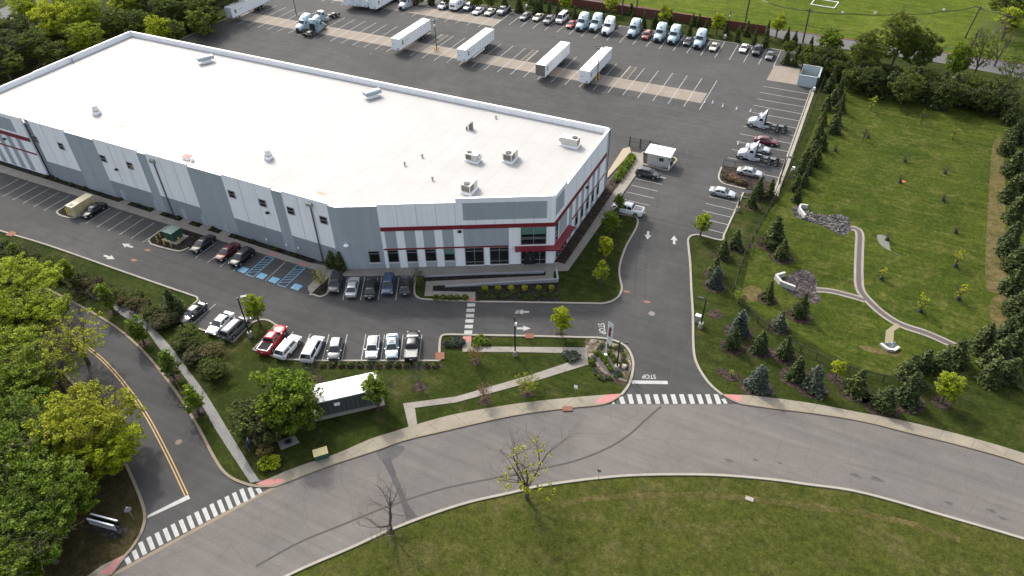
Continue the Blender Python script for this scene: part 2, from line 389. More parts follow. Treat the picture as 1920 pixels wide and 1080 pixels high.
# side road
s_up = [(-300, 380), (-80, 455), (0, 496), (87, 541), (150, 574), (212, 610), (262, 652), (300, 695), (337, 745), (375, 807), (400, 855), (420, 885), (445, 902), (480, 912), (520, 911)]
s_lo = [(-500, 470), (-200, 540), (-40, 600), (40, 635), (100, 680), (150, 735), (190, 790), (225, 850), (245, 890), (262, 930), (272, 965), (267, 995), (250, 1025), (235, 1043), (207, 1079)]
SU = spline(gp(s_up), 4); SL = spline(gp(s_lo), 4)
struct('side_road', MB().poly(SU + gp([(480, 932), (345, 1005)]) + SL[::-1], .018), M_SIDE)
kb = MB(); ribbon(kb, SU, .34, 0, .14); ribbon(kb, SL, .34, 0, .14); struct('side_road_kerb', kb, M_TANKERB)
kb = MB(); flat_ribbon(kb, gp([(205, 1082), (345, 1005), (480, 932), (528, 908)]), .45, .024); struct('gutter', kb, M_TANKERB)

# leaf litter under the wood at left
struct('wood_floor', MB().poly(gp([(225, 850), (245, 890), (262, 930), (272, 965), (267, 995), (250, 1025), (207, 1079), (120, 1140), (-60, 1240), (-400, 1200), (-500, 900), (-500, 480), (-200, 545), (-40, 605), (40, 640), (100, 685), (150, 740), (190, 795)]), .006), M_WOODFLOOR)

# far-left road glimpsed between trees
struct('distant_road', MB().poly(gp([(-160, 75), (0, 17), (35, 3), (120, -30), (160, -15), (60, 20), (15, 38), (-130, 105)]), .010), M_FAR)

# pavement along the main road
w_out = [(495, 902), (555, 877), (630, 852), (692, 825), (742, 809), (784, 796), (855, 777), (960, 759), (1035, 750), (1110, 743), (1165, 739)]
w_in = [(503, 914), (530, 907), (622, 872), (705, 845), (755, 827), (830, 809), (960, 780), (1060, 766), (1122, 760), (1150, 752), (1165, 742)]
struct('pavement', MB().prism(spline(gp(w_out), 3) + spline(gp(w_in), 3)[::-1], 0, .13), M_WALKR)
w_out2 = [(1354, 740), (1397, 742), (1440, 746), (1527, 758), (1615, 775), (1690, 789), (1777, 810), (1840, 827), (1920, 851), (2100, 912), (2300, 990)]
w_in2 = [(1354, 741), (1385, 757), (1440, 765), (1530, 776), (1615, 790), (1697, 810), (1810, 838), (1920, 870), (2100, 935), (2300, 1020)]
struct('pavement', MB().prism(spline(gp(w_out2), 3) + spline(gp(w_in2), 3)[::-1], 0, .13), M_WALKR)
kb = MB(); ribbon(kb, spline(gp(w_in[:-1]), 4), .2, 0, .137); ribbon(kb, spline(gp(w_in2[1:]), 4), .2, 0, .137); struct('kerb', kb, M_TANKERB)
for ps in ([(1165, 739.5), (1136, 741.5), (1118, 752), (1117, 758), (1135, 756.5), (1152, 749.5)], [(1356, 740.5), (1388, 742), (1392, 753.5), (1380, 753), (1366, 747)],
           [(500, 900), (534, 899), (533, 904), (505, 911), (490, 911), (480, 908)], [(234, 1041), (215, 1052), (190, 1076), (208, 1078)]):
    struct('tactile_ramp', MB().poly(gp(ps), .142), M_PINK)
struct('pavement', MB().prism(gp([(234, 1041), (208, 1078), (150, 1120), (150, 1092), (190, 1062)]), 0, .12), M_WALKR)

# grey pavement along the side road
gu = [(-150, 408), (0, 475), (50, 493), (115, 517), (187, 547), (211, 561), (250, 582), (287, 615), (320, 650), (350, 690), (387, 740), (430, 810), (480, 892), (492, 902)]
gl = [(-150, 416), (0, 484), (41, 500), (91, 516), (125, 532), (187, 562), (207, 575), (232, 594), (270, 615), (300, 655), (330, 687), (355, 720), (382, 765), (407, 810), (470, 906)]
struct('pavement', MB().prism(spline(gp(gu), 4) + spline(gp(gl), 4)[::-1], 0, .09), M_GREYWALK)

# ------------------------------------------------------------------ car park and yard
lot = [Vector((-169.5, 56.0)), Vector((-169.5, 197.2)), Vector((-5.4, 197.2)), Vector((-5.4, 123.0)), Vector((-10.7, 123.2))]
right_kerb_px = [(1357, 442), (1352, 451), (1315, 442), (1303, 441), (1294, 444), (1290, 451), (1291, 465), (1294, 495), (1296, 540), (1299, 590), (1300, 652), (1306, 682), (1322, 710), (1337, 727), (1354, 741), (1385, 757.5)]
isl_px = [(1150, 758), (1165, 741), (1180, 720), (1187, 690), (1185, 670), (1175, 652), (1160, 642), (1142, 637), (1122, 634), (1085, 633), (960, 630), (892, 629), (870, 628.5), (838, 628), (828, 631), (825, 640), (824, 655), (824, 677)]
south_px = [(705, 677), (592, 677), (530, 674), (490, 661), (475, 656), (514, 614), (512, 607), (504, 602), (492, 600), (480, 603), (470, 609), (437, 642)]
south2_px = [(412, 633), (385, 621), (328, 602), (371, 564), (370, 559), (362, 555), (309, 537), (206, 501), (89, 460), (0, 433), (-150, 385)]
lotp = lot + gp(right_kerb_px) + gp(isl_px) + gp(south_px) + gp(south2_px)
struct('parking_lot', MB().poly(lotp, .016), M_LOT)
kb = MB()
ribbon(kb, spline(gp(right_kerb_px[:-1]), 3), .34, 0, .15)
ribbon(kb, [Vector((-10.7, 123.2))] + gp([(1357, 442)]), .30, 0, .15)
ribbon(kb, spline(gp(isl_px[1:-1]), 3) + gp([(824, 677)]), .34, 0, .15)
ribbon(kb, gp([(824, 677), (705, 677), (592, 677), (530, 674), (475, 656)]), .28, 0, .15)
ribbon(kb, spline(gp(south_px[4:]), 3), .30, 0, .15)
ribbon(kb, gp([(437, 642), (385, 621), (328, 602), (371, 564)]), .28, 0, .15)
ribbon(kb, spline(gp(south2_px[3:]), 3), .30, 0, .15)
ribbon(kb, [Vector((-169.5, 120)), Vector((-169.5, 197.2)), Vector((-5.4, 197.2)), Vector((-5.4, 124.5))], .35, 0, .15)
struct('kerb', kb, M_KERB)
struct('kerb', MB().prism([(-5.1, 124.5), (-4.5, 124.5), (-4.5, 176), (-5.1, 176)], 0, .13), M_KERB)

# concrete strips under the trailers
struct('yard_slab', MB().poly([(-169, 157.8), (-27.4, 157.8), (-27.4, 163.5), (-169, 163.5)], .021), M_PAD)
struct('yard_slab', MB().poly([(-169, 182.6), (-93.6, 182.6), (-93.6, 188.4), (-169, 188.4)], .021), M_PAD)
struct('yard_slab', MB().poly(gp([(1452, 123), (1501, 129), (1494, 159), (1437, 150)]), .021), M_PAD)

# painted stall lines
Lw = .13
sl = MB()
x = -26.94; k = 0
while x > -168:
    line(sl, (x, 154.4), (x, 171.6), Lw, .027); x -= 3.68; k += 1
x = -93.7
while x > -168:
    line(sl, (x, 180.3), (x, 196.9), Lw, .027); x -= 3.68
for i in range(25):
    X = -15.9 - 3.708 * i + 0
    if X > -94: line(sl, (X, 185.5), (X, 197.0), Lw, .024)
for i in range(13):
    Y = 172.9 - 3.76 * i
    if Y > 126: line(sl, (-16.2, Y), (-5.6, Y), Lw, .024)
struct('stall_lines', sl, M_PAINT)
sl = MB()
for X in (-137.26 + 2.93 * 1, ): pass
for i in range(6): line(sl, (-128.4 - 2.93 * i, 63.2), (-128.4 - 2.93 * i, 68.9), .11, .024)
for i in range(6): line(sl, (-103.3 - 2.85 * i, 63.5), (-103.3 - 2.85 * i, 69.0), .11, .024)
for i in range(4): line(sl, (-83.0 - 2.80 * i, 63.9), (-83.0 - 2.80 * i, 69.1), .11, .024)
for i in range(4): line(sl, (-16.35, 119.2 - 2.6 * i), (-11.0, 119.2 - 2.6 * i), .11, .024)
line(sl, (-14.4, 108.5), (-11.0, 108.5), .11, .024)
for i in range(6): line(sl, (-30.9, 122.4 - 2.68 * i), (-25.6, 122.4 - 2.68 * i), .11, .024)
for q in (((652, 519), (643, 562.5)), ((684, 519), (676, 562.5)), ((716, 519), (709, 562.5)), ((748, 520), (742, 562.5)),
          ((604.5, 675), (617, 627)), ((641, 675), (651, 627)), ((677.5, 675), (686, 627)), ((714, 676), (721, 627.5)), ((749.5, 677), (756, 627.5)), ((785.5, 677), (791, 628)),
          ((560, 674), (582, 626)), ((533, 642), (550, 622)), ((358, 611), (404.5, 570)), ((384, 621), (430, 583)), ((279, 452), (274, 453))):
    pline(sl, q[0], q[1], .11, .024)
pline(sl, (1206, 325), (1248, 335), .11, .024)
struct('stall_lines', sl, M_PAINT)
# hatched aisles by the yard lamps
hb = MB()
for cx in (-48.9, -76.1 + 0, -103.8):
    line(hb, (cx + .0, 163.6), (cx + .0, 171.5), Lw, .0275); line(hb, (cx + 1.6, 163.6), (cx + 1.6, 171.5), Lw, .0275)
    for j in range(6): line(hb, (cx, 164 + 1.3 * j), (cx + 1.6, 165.1 + 1.3 * j), .12, .031)
struct('hatched_aisle', hb, plain('yard_paint', (.28, .24, .17), .85, var=.2))

# accessible bays (blue)
bl = MB(); wl = MB()
bays = [(436, 503), (491, 515.5), (514, 522), (557, 537)]          # symbol squares
def quad(mb, c, wx, wy, z): return mb.poly([(c.x - wx / 2, c.y - wy / 2), (c.x + wx / 2, c.y - wy / 2), (c.x + wx / 2, c.y + wy / 2), (c.x - wx / 2, c.y + wy / 2)], z)
for (x_, y_) in [(456, 506), (491, 517.5), (514, 525), (556, 538)]:
    c = G(x_, y_); quad(bl, c, 1.55, 1.3, .028)
    def P2(u, v): return Vector((c.x + u, c.y + v))
    ring = [P2(-.08 + .33 * cos(a), -.16 + .33 * sin(a)) for a in [R(d) for d in range(-260, 41, 20)]]
    flat_ribbon(wl, ring, .09, .033)
    line(wl, P2(-.08, .22), P2(-.04, -.08), .10, .0335); line(wl, P2(-.04, -.08), P2(.26, -.08), .10, .034); line(wl, P2(.26, -.08), P2(.38, -.42), .10, .0345)
    wl.poly([P2(-.1 + .1 * cos(2 * pi * i / 10), .40 + .1 * sin(2 * pi * i / 10)) for i in range(10)], .035)
for (p, q, r_, s_) in (((500, 480), (461, 514.5), (514, 485), (475, 519)), ((557.5, 498), (520, 533.5), (572, 503), (534.5, 538.5))):
    a, b_, c_, d_ = [G(*v) for v in (p, q, r_, s_)]
    for u, v in ((a, b_), (c_, d_), (a, c_), (b_, d_)): line(bl, u, v, .12, .0285)
    for j in range(1, 7):
        t0 = j / 7.5
        line(bl, a.lerp(b_, min(1, t0 + .1)), c_.lerp(d_, t0 - .07), .10, .0315)
pline(wl, (535.5, 491), (497.5, 526.5), .11, .024)
struct('accessible_bay_paint', bl, M_BPAINT); struct('accessible_symbols', wl, M_PAINT)

# arrows, stop bars, crosswalks, lettering
mk = MB()
def arrow(t_, h_, wd=.42, hw=1.25, hl=.5, z=.030):
    a = G(*t_).xy; b_ = G(*h_).xy; d = (b_ - a); L = d.length; d.normalize(); n = Vector((-d.y, d.x)); j = a + d * L * (1 - hl)
    mk.poly([a + n * wd / 2, a - n * wd / 2, j - n * wd / 2, j - n * hw / 2 - d * .15, b_, j + n * hw / 2 - d * .15, j + n * wd / 2], z)
for q in (((249, 464), (229, 457)), ((195, 479), (215, 486)), ((992, 585), (967, 585)), ((969, 616), (995, 616)), ((1215.5, 434), (1214, 449)), ((1264, 458), (1264, 442))): arrow(*q)
pline(mk, (1184.5, 716.5), (1252, 717.5), .62, .030)
for i in range(1, 13):
    x0 = 1147.8 + 16.2 * i
    pline(mk, (x0, 744 if i == 1 else 739.5), (x0 + 4.5 + .12 * i, 757.5), .62, .030)
mk.poly(gp([(1151, 753), (1153, 757.5), (1146, 757.5)])[::-1], .030); pline(mk, (1356, 748), (1361, 757), .5, .030)
for y0 in (572, 582, 592, 602, 612.5, 623): pline(mk, (871 + (y0 - 572) * -.11 + 5, y0), (887 + (y0 - 572) * -.11 + 4, y0), .78, .030)
mk.poly([p for p in gp([(278, 966), (275.5, 972), (357, 935), (353, 928)])], .030)
bars = [(1017, 922, .7), (1070, 873, 1), (1132, 835, 1), (1193, 803, 1), (1253, 770, 1), (1313, 738, 1), (1373, 707, 1), (1432, 677, 1), (1490, 647, 1), (1547, 617, 1), (1604, 587, 1), (1660, 558, 1), (1717, 530, 1), (1773, 502, 1), (1828, 475, 1), (1887, 455, .85)]
for (x_, y_, s) in bars:
    cx, cy = x_ / 4, 810 + y_ / 4
    pline(mk, (cx - 4.6 * s, cy - 11.5 * s), (cx + 4.6 * s, cy + 11.5 * s), .48, .030)
pline(mk, (237, 1046), (243, 1057), .48, .030); pline(mk, (482.5, 915), (489, 925), .48, .030)
struct('road_markings', mk, M_PAINT)
yl = MB(); cl = [(-60, 530), (37, 570), (112, 615), (175, 660), (212, 695), (250, 742), (275, 780), (292, 810), (320, 865), (350, 929)]
CLs = spline(gp(cl), 5)
flat_ribbon(yl, offset(CLs, .17), .13, .030); flat_ribbon(yl, offset(CLs, -.17), .13, .030)
struct('centre_line', yl, M_YPAINT)

def text_mesh(body, size, m, name, loc, rz, parent=None, rx=0.0, sx=1.0, sy=1.0, extr=0.0):
    cu = bpy.data.curves.new(name, 'FONT'); cu.body = body; cu.size = size; cu.align_x = 'CENTER'; cu.align_y = 'CENTER'; cu.extrude = extr; cu.offset = .012 * size
    tmp = bpy.data.objects.new('tmp', cu); COL.objects.link(tmp)
    dg = bpy.context.evaluated_depsgraph_get(); me = bpy.data.meshes.new_from_object(tmp.evaluated_get(dg))
    bpy.data.objects.remove(tmp); me.materials.clear(); me.materials.append(m)
    o = link(name, me, parent); o.location = loc; o.rotation_euler = (rx, 0, rz); o.scale = (sx, sy, 1); return o
v = G(1252, 717.5) - G(1184, 716.5)
p = G(1216.5, 706); o = text_mesh('STOP', 1.1, M_PAINT, 'stop_lettering', (p.x, p.y, .030), atan2(v.y, v.x) + pi, sx=.74); o['kind'] = 'structure'
p = G(1128, 616.5); v = G(1131, 634) - G(1125, 600); o = text_mesh('STOP', 1.35, M_PAINT, 'stop_lettering', (p.x, p.y, .030), atan2(v.y, v.x), sx=.74); o['kind'] = 'structure'

# tar seams, patch and stains that stay on the surface
tar = plain('tar_seal', (.055, .052, .050), .8, var=.2)
tb = MB()
flat_ribbon(tb, spline(gp([(480, 1062), (560, 1018), (640, 985), (735, 947), (830, 917), (920, 898), (1010, 880), (1080, 864), (1140, 840), (1180, 815), (1210, 788), (1240, 762)]), 6), .26, .0145)
flat_ribbon(tb, spline(gp([(1255, 735), (1262, 680), (1262, 630), (1255, 580), (1250, 530), (1252, 440), (1262, 390), (1285, 300), (1297, 240)]), 6), .16, .0215)
struct('tar_seam', tb, plain('fresh_tar', (.036, .035, .034), .8, var=.2))
cb = MB()
for (x0, y0, x1, y1) in ((480, 935, 520, 1085), (640, 868, 672, 1020), (985, 775, 1000, 910), (1055, 768, 1075, 900), (1140, 762, 1190, 893), (1252, 760, 1255, 890), (1395, 762, 1385, 893), (1505, 776, 1522, 905), (1585, 790, 1596, 915), (1640, 800, 1640, 925), (1720, 820, 1730, 890), (1765, 850, 1762, 958), (1815, 842, 1822, 975), (900, 795, 915, 930), (820, 815, 850, 955), (560, 905, 590, 1050)):
    n_ = 9; a_ = G(x0, y0).xy; b_ = G(x1, y1).xy; pp = [a_.lerp(b_, j / n_) + Vector((rng.uniform(-.5, .5), rng.uniform(-.5, .5))) * (0 < j < n_) for j in range(n_ + 1)]
    flat_ribbon(cb, spline(pp, 3), .055, .0142)
for pts in ([(1190, 825), (1260, 823), (1340, 826), (1430, 832), (1520, 842), (1600, 858)], [(1000, 820), (1100, 812), (1180, 822)], [(820, 840), (900, 832), (960, 835)], [(1640, 880), (1720, 898), (1800, 925), (1900, 958)], [(300, 1050), (420, 1000), (560, 940), (700, 890)], [(1520, 860), (1600, 872), (1680, 888)]):
    flat_ribbon(cb, spline(gp(pts), 5), .05, .0142)
struct('road_crack', cb, plain('crack_dark', (.082, .077, .073), .9, var=.3, vs=1))
struct('road_patch', MB().poly(gp([(715, 862), (732, 858), (745, 895), (765, 945), (778, 962), (783, 970), (762, 975), (748, 930), (728, 885)]), .0140), asphalt('patch_asphalt', (.068, .067, .067), 0, .1))
struct('road_patch', MB().poly(spline(gp([(706, 846), (735, 835), (758, 838), (752, 850), (738, 862), (716, 864)]), 3, True), .0135), asphalt('patch_asphalt_faint', (.088, .085, .083), 0, .12))
for i, (x_, y_, r_) in enumerate([(1367, 864, .5), (1416, 862, .35), (1643, 898, .7), (1604, 891, .6), (1860, 958, .5), (1780, 944, .5), (1462, 868, .3), (1880, 972, .4)]):
    c = G(x_, y_); struct('oil_stain', MB().poly([(c.x + r_ * cos(a) * (1 + .5 * sin(3 * a + i)), c.y + .5 * r_ * sin(a)) for a in [2 * pi * j / 12 for j in range(12)]], .0145), tar)
ob_ = MB(); zz_ = .0200
def blob(x, y, rr):
    global zz_
    zz_ += .00004; k0 = rng.uniform(0, 6)
    ob_.poly([(x + rr * cos(a) * (1 + .3 * sin(3 * a + k0)), y + rr * .8 * sin(a) * (1 + .25 * cos(2 * a + k0))) for a in [2 * pi * j / 12 for j in range(12)]], zz_)
for k in range(70): blob(rng.uniform(-165, -28), rng.choice((rng.uniform(164, 171), rng.uniform(186, 196), rng.uniform(146, 156))), rng.uniform(.12, .45))
for k in range(26): blob(rng.uniform(-150, -85), rng.uniform(63.5, 68), rng.uniform(.1, .3))
for k in range(16): blob(rng.uniform(-15, -7), rng.uniform(128, 172), rng.uniform(.15, .4))
for k in range(12): p_ = G(rng.uniform(590, 815), rng.uniform(630, 668)); blob(p_.x, p_.y, rng.uniform(.1, .28))
struct('oil_stain', ob_, plain('oil_spot', (.036, .035, .035), .75, var=.3))
sk = MB()
for pts in ([(1180, 250), (1240, 235), (1300, 230), (1380, 215)], [(700, 110), (800, 150), (950, 190), (1100, 225)], [(1230, 300), (1225, 380), (1205, 460), (1200, 560)], [(640, 580), (800, 600), (1000, 596), (1130, 590)], [(100, 430), (300, 490), (480, 560), (640, 600)], [(1000, 200), (1120, 215), (1250, 250), (1290, 330)]):
    pp = spline(gp(pts), 6); flat_ribbon(sk, offset(pp, .8), .22, .0188); flat_ribbon(sk, offset(pp, -.8), .22, .0188)
struct('tyre_marks', sk, asphalt('scuffed_asphalt', (.050, .0495, .049), 0, .1))
c = G(335, 829); mh = MB(); mh.poly([(c.x + .42 * cos(2 * pi * j / 20), c.y + .42 * sin(2 * pi * j / 20)) for j in range(20)], .026); struct('manhole_cover', mh, plain('manhole_iron', (.13, .09, .07), .8))
c = G(1222, 588); mh = MB(); mh.poly([(c.x + .5 * cos(2 * pi * j / 20), c.y + .5 * sin(2 * pi * j / 20)) for j in range(20)], .026); struct('manhole_cover', mh, plain('manhole_grey', (.16, .14, .14), .8))
for i, (p_, q_, wd) in enumerate([((1055, 767.5), (1073, 767), .8), ((985, 631), (1001, 631), 1.0), ((825, 662), (825, 675), 1.3), ((16, 438), (28, 441), 1.3)]):
    a = G(*p_); b_ = G(*q_); mh = MB(); ribbon(mh, [a.xy, b_.xy], wd, .0, .16)
    o = mh.build('storm_drain', plain('rusty_iron', (.17, .07, .04), .9, var=.3))
    tag(o, ['rusty kerb storm drain set in the pavement edge of the main road', 'rusty storm drain in the kerb beside the entry drive, near the lane arrows', 'rusty storm drain at the end corner of the lower parking row', 'rusty storm drain on the long kerb at the left edge of the picture'][i], 'storm drain', 'storm drains in the kerbs')
for (x_, y_) in ((277, 469), (251, 488), (1175, 547), (1213, 566)):
    c = G(x_, y_); struct('utility_mark_paint', MB().poly([(c.x + .55 * cos(a) * (1 + .4 * sin(2 * a)), c.y + .3 * sin(a)) for a in [2 * pi * j / 10 for j in range(10)]], .026), plain('orange_mark', (.22, .10, .07), .9, var=.3))

# ------------------------------------------------------------------ planted islands and paths round the building
def island(px, m=M_LAWN, name='planted_island', z=.12, kerb=True, kp=None):
    pts = gp(px); struct(name, MB().prism(pts, 0.0, z), m)
    if kerb:
        kb = MB(); ribbon(kb, spline(gp(kp if kp else px + [px[0]]), 3), .32, 0, z + .03); struct('kerb', kb, M_KERB)
front_isl = [(1159, 402), (1185, 406), (1193, 409), (1196, 416), (1192, 430), (1175, 460), (1164, 490), (1161, 510), (1164, 530), (1166, 541), (1161, 555), (1148, 565), (1130, 569.5), (1110, 569.5), (960, 567), (892, 566), (870, 565), (800, 562), (785, 559), (777, 549), (779, 520)]
island(front_isl + [(779, 500), (1037, 495), (1120, 395)], M_LAWN, kp=front_isl)
struct('mulch_bed', MB().poly(gp([(893, 549), (813, 547), (812, 537), (1038, 527), (1047, 531), (1050, 567), (893, 566)]), .124), M_DMULCH)
struct('mulch_bed', MB().poly(gp([(790, 519), (790, 527), (799, 529), (1024, 516), (1024, 511)]), .124), M_DMULCH)
# main front pavement, entrance apron and the zig-zag ramp
W = .17
struct('pavement', MB().prism([Vector((-165, 68.9)), Vector((-165, 71.0)), Vector((-72.5, 71.0))] + gp([(641, 504), (700, 504.5), (900, 499.5), (977, 498), (977, 490), (1025, 489), (1025, 496), (1047, 492), (1120, 395), (1170, 330), (1194, 297), (1183, 286), (1206, 289), (1206, 310), (1160, 375), (1123, 427), (1065, 509), (1038, 510), (1038, 530), (1036, 527), (812, 537), (811, 547), (891, 549), (892, 565), (876, 565), (876, 559), (796, 556), (799, 529), (1023, 518), (1023, 510.5), (840, 517), (787, 518), (647, 519), (619, 519), (583, 552), (578, 545), (578, 538), (596, 521), (590, 507)]), 0, W), M_WALK)
struct('tactile_ramp', MB().poly(gp([(876, 559.5), (892, 559.5), (892, 566), (875, 566)]), .18), M_PINK)
for ps in ([(506, 474), (519, 477), (518, 481), (504, 478)], [(562, 493.5), (577, 496), (575, 501), (560, 498.5)]):
    struct('tactile_ramp', MB().poly(gp(ps), .18), M_PINK)
rw = MB()
def rail_wall(mb, pts, h0, h1, t=.28):
    n = len(pts)
    for i in range(n - 1):
        a, b = pts[i], pts[i + 1]; d = (b - a).normalized(); nn = Vector((-d.y, d.x)) * t / 2
        za = h0 + (h1 - h0) * i / (n - 1); zb = h0 + (h1 - h0) * (i + 1) / (n - 1)
        vs = [(a.x - nn.x, a.y - nn.y, 0), (a.x + nn.x, a.y + nn.y, 0), (b.x + nn.x, b.y + nn.y, 0), (b.x - nn.x, b.y - nn.y, 0),
              (a.x - nn.x, a.y - nn.y, za), (a.x + nn.x, a.y + nn.y, za), (b.x + nn.x, b.y + nn.y, zb), (b.x - nn.x, b.y - nn.y, zb)]
        mb.add(vs, [(4, 7, 6, 5), (0, 1, 5, 4), (1, 2, 6, 5), (2, 3, 7, 6), (3, 0, 4, 7)])
rail_wall(rw, gp([(835, 539), (930, 535), (1046, 529.5)]), .35, .8); rail_wall(rw, gp([(1046, 529.5), (1043, 510)]), .8, .9)
rail_wall(rw, gp([(795, 520.5), (900, 516), (1020, 513)]), .3, .5, .2)
t_ = rw.build('retaining_wall', plain('block_wall_grey', (.27, .28, .30), .9, var=.15)); tag(t_, 'low grey block retaining wall stepping along the zig-zag entrance ramp', 'retaining wall')

# mulch beds against the long wall, cut by little concrete stoops
for (x0, x1) in ((-165, -117.6), (-115.9, -109.4), (-107.2, -102.2), (-100.9, -97.5), (-96.0, -92.8), (-91.0, -72.0)):
    struct('mulch_bed', MB().poly([(x0, 71.0), (x1, 71.0), (x1, 72.3), (x0, 72.3)], .10), M_DMULCH)
    if x1 < -72.5: struct('pavement', MB().poly([(x1, 71.0), (x1 + 2.1, 71.0), (x1 + 2.1, 72.3), (x1, 72.3)], .11), M_WALK)
struct('mulch_bed', MB().poly(gp([(600, 492), (641, 504), (700, 504.5), (700, 500), (657, 498), (610, 484)]), .11), M_DMULCH)
struct('mulch_bed', MB().poly(gp([(714, 502.5), (900, 499.2), (977, 497.6), (977, 494), (714, 499)]), .172), M_DMULCH)
struct('mulch_bed', MB().poly([(-35.1, 88.5), (-33.2, 88.5), (-33.2, 124.5), (-35.1, 124.5)], .185), M_MULCH)
struct('planting_bed', MB().poly(gp([(1165, 340), (1149, 335), (1178, 291), (1192, 294)]), .13), M_MULCH)
struct('pavement', MB().prism(gp([(1139, 335), (1140, 323), (1168, 280), (1181, 277), (1183, 287)]), 0, .2), plain('tan_concrete', (.29, .24, .17), .9, var=.1))
# small islands in the parking bays
island([(619, 521), (616, 545), (611, 553), (600, 557), (588, 553), (583, 551), (618, 519)], M_DMULCH)
island([(117, 391), (150, 372), (170, 366), (178, 373), (152, 403), (147, 407), (132, 409), (115, 405), (107, 399)], M_DMULCH, kp=[(125, 386), (109, 396), (108, 400), (115, 405), (132, 409), (147, 407), (156, 401)])
island([(317, 424), (285, 445), (280, 451), (282, 456), (288, 460), (325, 470), (340, 471), (355, 465), (394, 441)], M_DMULCH, kp=[(317, 424), (285, 445), (280, 451), (282, 456), (288, 460), (325, 470), (340, 471), (355, 465)])
island([(1206, 308), (1247, 319), (1256, 316), (1266, 304), (1268, 300), (1258, 294), (1212, 284), (1200, 296)], M_DMULCH)
island([(1354, 312), (1394, 317), (1404, 333), (1457, 345), (1448, 352), (1435, 358), (1397, 355), (1360, 347), (1348, 338), (1348, 326)], M_MULCH, kp=[(1353, 314), (1348, 327), (1349, 338), (1360, 346), (1397, 355)])
# planting bed by the flag, beds round the lane
struct('planting_bed', MB().poly(spline(gp([(1098, 636), (1122, 637), (1142, 641), (1160, 647), (1174, 657), (1182, 672), (1183, 692), (1176, 712), (1172, 722), (1150, 716), (1125, 700), (1108, 682), (1100, 662)]), 3, True), .02), M_PEB)
struct('planting_bed', MB().poly(spline(gp([(1120, 655), (1140, 655), (1158, 670), (1168, 690), (1160, 705), (1140, 700), (1122, 682), (1112, 668)]), 3, True), .026), plain('slate_mulch', (.075, .066, .066), .95, var=.3, vs=6))
struct('mulch_bed', MB().poly(spline(gp([(1100, 668), (1112, 690), (1130, 706), (1150, 718), (1172, 724), (1177, 716), (1150, 710), (1128, 696), (1112, 676)]), 2, True), .023), M_MULCH)
struct('mulch_bed', MB().poly(gp([(588, 680), (826, 679), (832, 690), (800, 692), (600, 690)]), .02), M_MULCH)
struct('mulch_bed', MB().poly(gp([(829, 640), (866, 640), (866, 654), (828, 652)]), .02), M_MULCH)
struct('mulch_bed', MB().poly(gp([(890, 631), (920, 632), (921, 649), (885, 649)]), .02), M_MULCH)
# entrance walks across the lawn
struct('pavement', MB().prism(gp([(868, 631), (884, 631), (883, 650), (1100, 652), (1103, 684), (1000, 716), (855, 755), (778, 765), (783, 800), (767, 804), (756, 757), (855, 744), (990, 705), (1084, 674), (1085, 663), (1000, 661), (867, 660)]), 0, .07), M_WALK)
struct('tactile_ramp', MB().poly(gp([(869, 631), (884, 631), (884, 641), (868, 641)]), .08), M_PINK)
# basin gravel, outfalls' channels and the swale path
def chan(name, pts, wd, z0):
    P = spline(gp(pts), 5)
    a = MB(); flat_ribbon(a, P, wd, z0); struct(name, a, M_WALK)
    b = MB(); flat_ribbon(b, P, wd * .5, z0 + .006); struct(name, b, plain('channel_stone', (.075, .062, .060), .95, var=.2, vs=4))
chan('swale', [(1592, 427), (1606, 430), (1612, 440), (1611, 470), (1610, 510), (1612, 540), (1625, 560), (1655, 588), (1690, 609), (1740, 626), (1798, 652)], 1.5, .02)
chan('swale', [(1530, 543), (1560, 546), (1600, 556), (1622, 563)], 1.3, .016)
struct('swale', MB().poly(gp([(1680, 606), (1690, 612), (1676, 621), (1675, 644), (1659, 643), (1661, 620)]), .030), plain('sandy_channel', (.21, .18, .115), .95, var=.15))
struct('riprap', MB().poly(spline(gp([(1486, 388), (1502, 386), (1520, 398), (1550, 404), (1575, 402), (1592, 410), (1594, 426), (1588, 440), (1570, 438), (1545, 424), (1515, 415), (1500, 410), (1488, 402)]), 3, True), .02), M_ROCK)
struct('riprap', MB().poly(spline(gp([(1466, 530), (1480, 515), (1500, 506), (1520, 510), (1532, 528), (1530, 545), (1540, 562), (1525, 570), (1505, 560), (1490, 555), (1470, 542)]), 3, True), .02), M_ROCK2)
struct('gravel', MB().poly(spline(gp([(1645, 440), (1665, 446), (1670, 470), (1690, 480), (1660, 466), (1648, 455)]), 3, True), .018), plain('thin_gravel', (.12, .13, .10), .95, var=.3, vs=6))

def rock_scatter(name, poly_px, n, s0, s1, m, label):
    pts = gp(poly_px); xs = [p.x for p in pts]; ys = [p.y for p in pts]; mb = MB(); c = 0
    def inside(x, y):
        r = False; j = len(pts) - 1
        for i in range(len(pts)):
            if (pts[i].y > y) != (pts[j].y > y) and x < (pts[j].x - pts[i].x) * (y - pts[i].y) / (pts[j].y - pts[i].y) + pts[i].x: r = not r
            j = i
        return r
    while c < n:
        x = rng.uniform(min(xs), max(xs)); y = rng.uniform(min(ys), max(ys))
        if not inside(x, y): continue
        c += 1; s = rng.uniform(s0, s1); rz = rng.uniform(0, 6.3)
        vs = []
        for k in range(6):
            a = rz + k * pi / 3; rr = s * rng.uniform(.7, 1.1); vs.append((x + rr * cos(a), y + rr * sin(a) * .8, .0))
        for k in range(6):
            a = rz + k * pi / 3; rr = s * rng.uniform(.35, .7); vs.append((x + rr * cos(a), y + rr * sin(a) * .8, s * rng.uniform(.5, .9)))
        mb.add(vs, [(i, (i + 1) % 6, 6 + (i + 1) % 6, 6 + i) for i in range(6)] + [(6, 7, 8, 9, 10, 11)])
    o = mb.build(name, m); tag(o, label, 'rocks', kind='stuff'); return o
